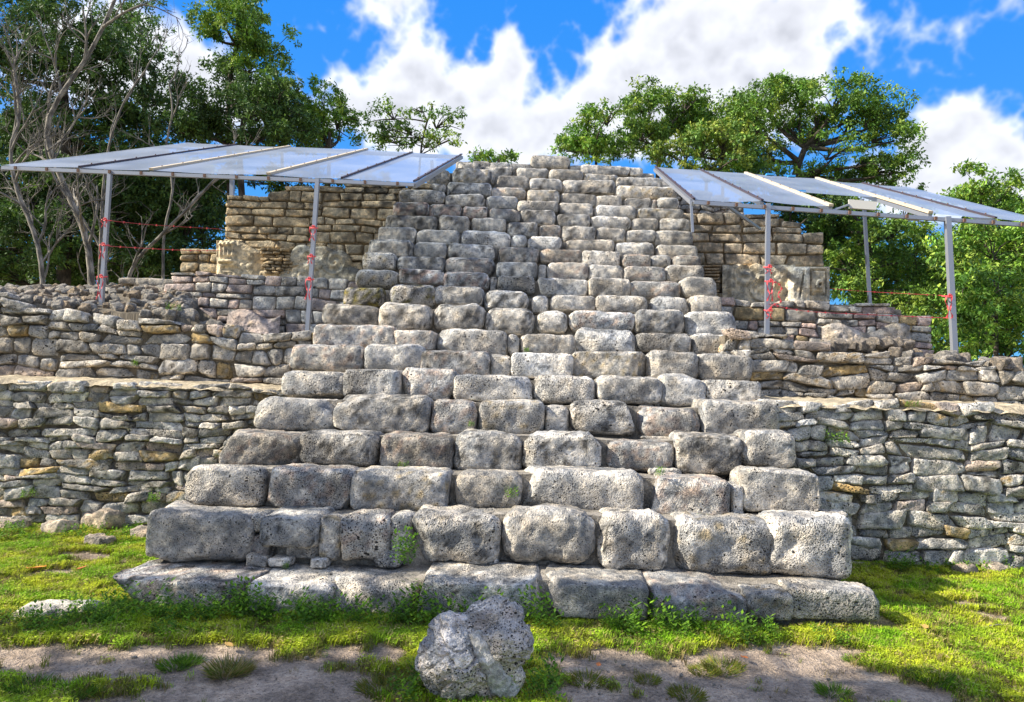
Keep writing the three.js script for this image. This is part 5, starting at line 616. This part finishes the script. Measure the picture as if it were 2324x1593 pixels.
// turf
{
  const tuft = (blades, h, w, spread) => { const P = [], idx = []; for (let i = 0; i < blades; i++) { const a = R(0, 6.28), r = spread * Math.sqrt(rnd()), x = Math.cos(a) * r, z = Math.sin(a) * r, b = R(0, 6.28), lx = Math.cos(b) * h * R(0.3, 1), lz = Math.sin(b) * h * R(0.3, 1), hh = h * R(0.5, 1), sx = -Math.sin(b) * w, sz = Math.cos(b) * w, k = P.length / 3; P.push(x - sx, 0, z - sz, x + sx, 0, z + sz, x + lx * 0.4 + sx * 0.8, hh * 0.7, z + lz * 0.4 + sz * 0.8, x + lx * 0.4 - sx * 0.8, hh * 0.7, z + lz * 0.4 - sz * 0.8, x + lx, hh, z + lz); idx.push(k, k + 1, k + 2, k, k + 2, k + 3, k + 3, k + 2, k + 4); } const g = new THREE.BufferGeometry(); g.setAttribute('position', new THREE.Float32BufferAttribute(P, 3)); g.setIndex(idx); g.computeVertexNormals(); return g; };
  const clover = (n, sz, spread) => { const L = new Leaves(); for (let i = 0; i < n; i++) { const a = R(0, 6.28), r = spread * Math.sqrt(rnd()), d = V(Math.cos(a * 3), R(-0.1, 0.4), Math.sin(a * 3)).normalize(); L.leaf(Math.cos(a) * r, R(0.008, 0.035), Math.sin(a) * r, sz * R(0.7, 1.2), sz * 0.6, d, V(R(-0.4, 0.4), 1, R(-0.4, 0.4)).normalize(), [1, 1, 1]); } const g = L.geo(); g.deleteAttribute('color'); return g; };
  const gm = new THREE.MeshPhysicalMaterial({ color: 0xffffff, roughness: 0.85, specularIntensity: 0.3, side: THREE.DoubleSide, transmission: 0.25, thickness: 0 });
  const M = new THREE.Matrix4(), Q = new THREE.Quaternion(), S = V(1, 1, 1), C = new THREE.Color();
  const field = (name, geo, n, label, test, col) => { const mats = [], cols = []; let tries = 0; while (mats.length < n && tries++ < n * 12) { const z = -R(2.9, 8.0), x = R(-6.2, 6.4), a = test(x, z); if (rnd() > a) continue; Q.setFromAxisAngle(V(0, 1, 0), R(0, 6.28)); S.setScalar(R(0.6, 1.3) * (0.6 + 0.4 * a)); M.compose(V(x, groundY(x, z) - 0.003, z), Q, S); mats.push(M.clone()); cols.push(col(x, z)); } const im = new THREE.InstancedMesh(geo, gm, mats.length); mats.forEach((m, i) => { im.setMatrixAt(i, m); im.setColorAt(i, C.setRGB(...cols[i])); }); im.name = name; im.castShadow = im.receiveShadow = true; tag(im, label, 'grass', null, 'stuff'); scene.add(im); };
  const inStair = (x, z) => z < -4.9 && z < -4.9 - 0 && x > G(243, 1400).x && x < G(2004, 1400).x && z < -5.0;
  const dens = (x, z) => inStair(x, z) || z < -7.7 ? 0 : grassAmount(x, z);
  const gcol = (x, z) => { const m = clamp(0.5 + 0.6 * n2(x * 1.4 + 9, z * 1.4) + 0.25 * n2(x * 6, z * 6)), v = R(0.55, 1.25); if (rnd() < 0.14) return [0.5 * v, 0.40 * v, 0.14 * v]; return [lerp(0.22, 0.54, m) * v, lerp(0.44, 0.58, m) * v, lerp(0.012, 0.03, m) * v]; };
  const dry = (x, z) => { const v = R(0.7, 1.3); return rnd() < 0.5 ? [0.24 * v, 0.19 * v, 0.07 * v] : [0.13 * v, 0.15 * v, 0.025 * v]; };
  field('turf_grass', tuft(7, 0.055, 0.0024, 0.035), 90000, 'short yellow green turf on either side of the stairway', dens, gcol);
  field('clover_cover', clover(8, 0.020, 0.045), 52000, 'tiny leaved ground cover mixed into the turf', dens, gcol);
  const bits = (() => { const L = new Leaves(); for (let i = 0; i < 5; i++) { const a = R(0, 6.28); L.leaf(R(-0.05, 0.05), R(0.003, 0.008), R(-0.05, 0.05), R(0.008, 0.03), R(0.002, 0.007), V(Math.cos(a), R(-0.05, 0.1), Math.sin(a)).normalize(), V(R(-0.2, 0.2), 1, R(-0.2, 0.2)).normalize(), [1, 1, 1]); } const g = L.geo(); g.deleteAttribute('color'); return g; })();
  field('leaf_litter', bits, 1500, 'dark crumbs of dead leaf and twig on the bare earth', (x, z) => inStair(x, z) ? 0 : clamp((1 - grassAmount(x, z)) * (0.4 + 0.8 * n2(x * 2, z * 2))), () => { const v = R(0.5, 1.3); return rnd() < 0.75 ? [0.09 * v, 0.065 * v, 0.045 * v] : [0.45 * v, 0.34 * v, 0.2 * v]; });
  field('dry_grass', tuft(8, 0.055, 0.0018, 0.03), 20000, 'dry straw coloured blades at the edges of the bare earth', (x, z) => { const a = dens(x, z); return a > 0.04 && a < 0.85 ? 1 : a > 0.85 ? 0.10 : 0.02; }, dry);
}
// larger tufts of grass standing on the bare earth
{
  seed(1650); const big = (n, h, cols) => { const L = new Leaves(); for (let i = 0; i < n; i++) { const a = R(0, 6.28), r = 0.07 * Math.sqrt(rnd()), d = V(Math.cos(a) * R(0.3, 1.1), R(0.35, 1), Math.sin(a) * R(0.3, 1.1)).normalize(), c = pick(cols), v = R(0.7, 1.3), len = h * R(0.5, 1.1); L.leaf(Math.cos(a) * r, 0, Math.sin(a) * r, len, 0.0032, d, V(-d.z, 0.6, d.x).normalize(), [c[0] * v, c[1] * v, c[2] * v]); } return L.geo(); };
  const dryT = big(300, 0.115, [[0.42, 0.34, 0.10], [0.30, 0.30, 0.06], [0.48, 0.40, 0.18], [0.16, 0.24, 0.03]]), greenT = big(260, 0.075, [[0.14, 0.30, 0.02], [0.22, 0.34, 0.03], [0.10, 0.22, 0.02]]), low = big(300, 0.055, [[0.30, 0.26, 0.05], [0.16, 0.22, 0.03], [0.22, 0.26, 0.03]]);
  for (const [px, py, g, s, l] of [[515, 1530, dryT, 1.1, 'straw coloured grass tuft on the bare earth left of the boulder'], [545, 1524, dryT, 0.7, 'smaller straw tuft touching the large one on its right'], [400, 1510, greenT, 1.1, 'low green grass tuft left of the straw tuft'], [430, 1502, greenT, 0.9, 'small green tuft behind the low green one'], [170, 1575, greenT, 1.3, 'green tuft near the bottom left corner'], [240, 1570, low, 1.2, 'brownish tuft near the bottom left corner'], [60, 1570, greenT, 1.2, 'green tuft at the very bottom left'], [860, 1560, low, 1.4, 'brownish green tuft just left of the boulder'], [890, 1540, low, 1.2, 'olive tuft behind the boulder\'s left side'], [1640, 1512, low, 1.5, 'round olive tuft alone on the bare earth at right'], [1600, 1520, low, 1.1, 'small olive tuft beside the round one'], [1560, 1570, low, 1.2, 'olive tuft in front of the round one'], [1890, 1570, greenT, 1.0, 'green tuft on bare earth near the bottom right'], [1940, 1500, greenT, 0.7, 'tiny green tuft on bare earth at right'], [2120, 1550, greenT, 1.3, 'bright tuft by the right turf edge'], [1470, 1540, low, 0.9, 'sparse olive tuft right of the boulder'], [1330, 1540, low, 1.3, 'olive tuft beside the boulder\'s right weeds']]) { const q = G(px, py), m = mesh('grass_tuft', g, leafMat); m.position.set(q.x, groundY(q.x, q.z) - 0.004, q.z); m.scale.setScalar(s); m.rotation.y = R(0, 6.28); tag(m, l, 'grass tuft', 'grass tufts on the bare earth', 'thing'); }
}
// fallen leaves and sticks
{
  seed(1700); const lg = (() => { const P = [], idx = []; for (let i = 0; i <= 8; i++) { const t = i / 8, w = Math.sin(Math.PI * Math.pow(t, 0.8)) * 0.022; P.push(-w, 0.006 + 0.012 * (t - 0.5) ** 2 + w * 0.25, t * 0.09 - 0.045, 0, 0.004 + 0.05 * (t - 0.5) ** 2, t * 0.09 - 0.045, w, 0.006 + 0.012 * (t - 0.5) ** 2 + w * 0.25, t * 0.09 - 0.045); } for (let i = 0; i < 8; i++) for (let j = 0; j < 2; j++) { const k = i * 3 + j; idx.push(k, k + 3, k + 1, k + 1, k + 3, k + 4); } const g = new THREE.BufferGeometry(); g.setAttribute('position', new THREE.Float32BufferAttribute(P, 3)); g.setIndex(idx); g.computeVertexNormals(); return g; })();
  const lm = [[0.55, 0.22, 0.02], [0.42, 0.13, 0.03], [0.5, 0.30, 0.08]].map((c) => new THREE.MeshStandardMaterial({ color: new THREE.Color().setRGB(...c), roughness: 0.8, side: THREE.DoubleSide }));
  for (const [px, py, s, k, l] of [[82, 1396, 1.6, 0, 'large orange fallen leaf on the grass at left'], [185, 1402, 1.1, 1, 'reddish fallen leaf lying right of the large orange one'], [72, 1482, 0.9, 1, 'rusty fallen leaf in front of the flat stone'], [128, 1478, 0.8, 1, 'small rusty fallen leaf beside the flat stone'], [205, 1340, 1.0, 2, 'tan fallen leaf near the left wall foot'], [520, 1538, 0.9, 2, 'pale brown fallen leaf on the shaded turf'], [1358, 1580, 0.7, 1, 'brown fallen leaf right of the boulder'], [2100, 1500, 0.9, 2, 'tan fallen leaf on the right turf'], [1690, 1560, 0.8, 1, 'brown fallen leaf on the bare earth at right']]) { const q = G(px, py - 100 * (py < 1410 ? 1 : 0.6)); const m = mesh('fallen_leaf', lg, lm[k]); m.position.set(q.x, groundY(q.x, q.z) + 0.035, q.z); m.scale.setScalar(s); m.rotation.set(R(-0.2, 0.2), R(0, 6), R(-0.2, 0.2)); tag(m, l, 'leaf'); }
  for (const [a, b, c, d, r, l] of [[1848, 1422, 1905, 1432, 0.016, 'short weathered stick at the right end of the bottom step'], [2225, 1432, 2310, 1430, 0.008, 'long thin stick on the right turf'], [1990, 1300, 2015, 1292, 0.01, 'pale stick in the shadow at the right wall foot']]) { const p = G(a, b), q = G(c, d), m = p.clone().lerp(q, 0.5).add(V(0, 0.02, 0)); p.y = q.y = 0.02; const o = p.clone(), g = limb([p.sub(o), m.sub(o).setY(0.025), q.sub(o)], r, r * 0.6, 6, 8), st = mesh('stick', g, barkPale); st.position.set(o.x, 0.015, o.z); tag(st, l, 'stick'); }
}
renderer.render(scene, camera);
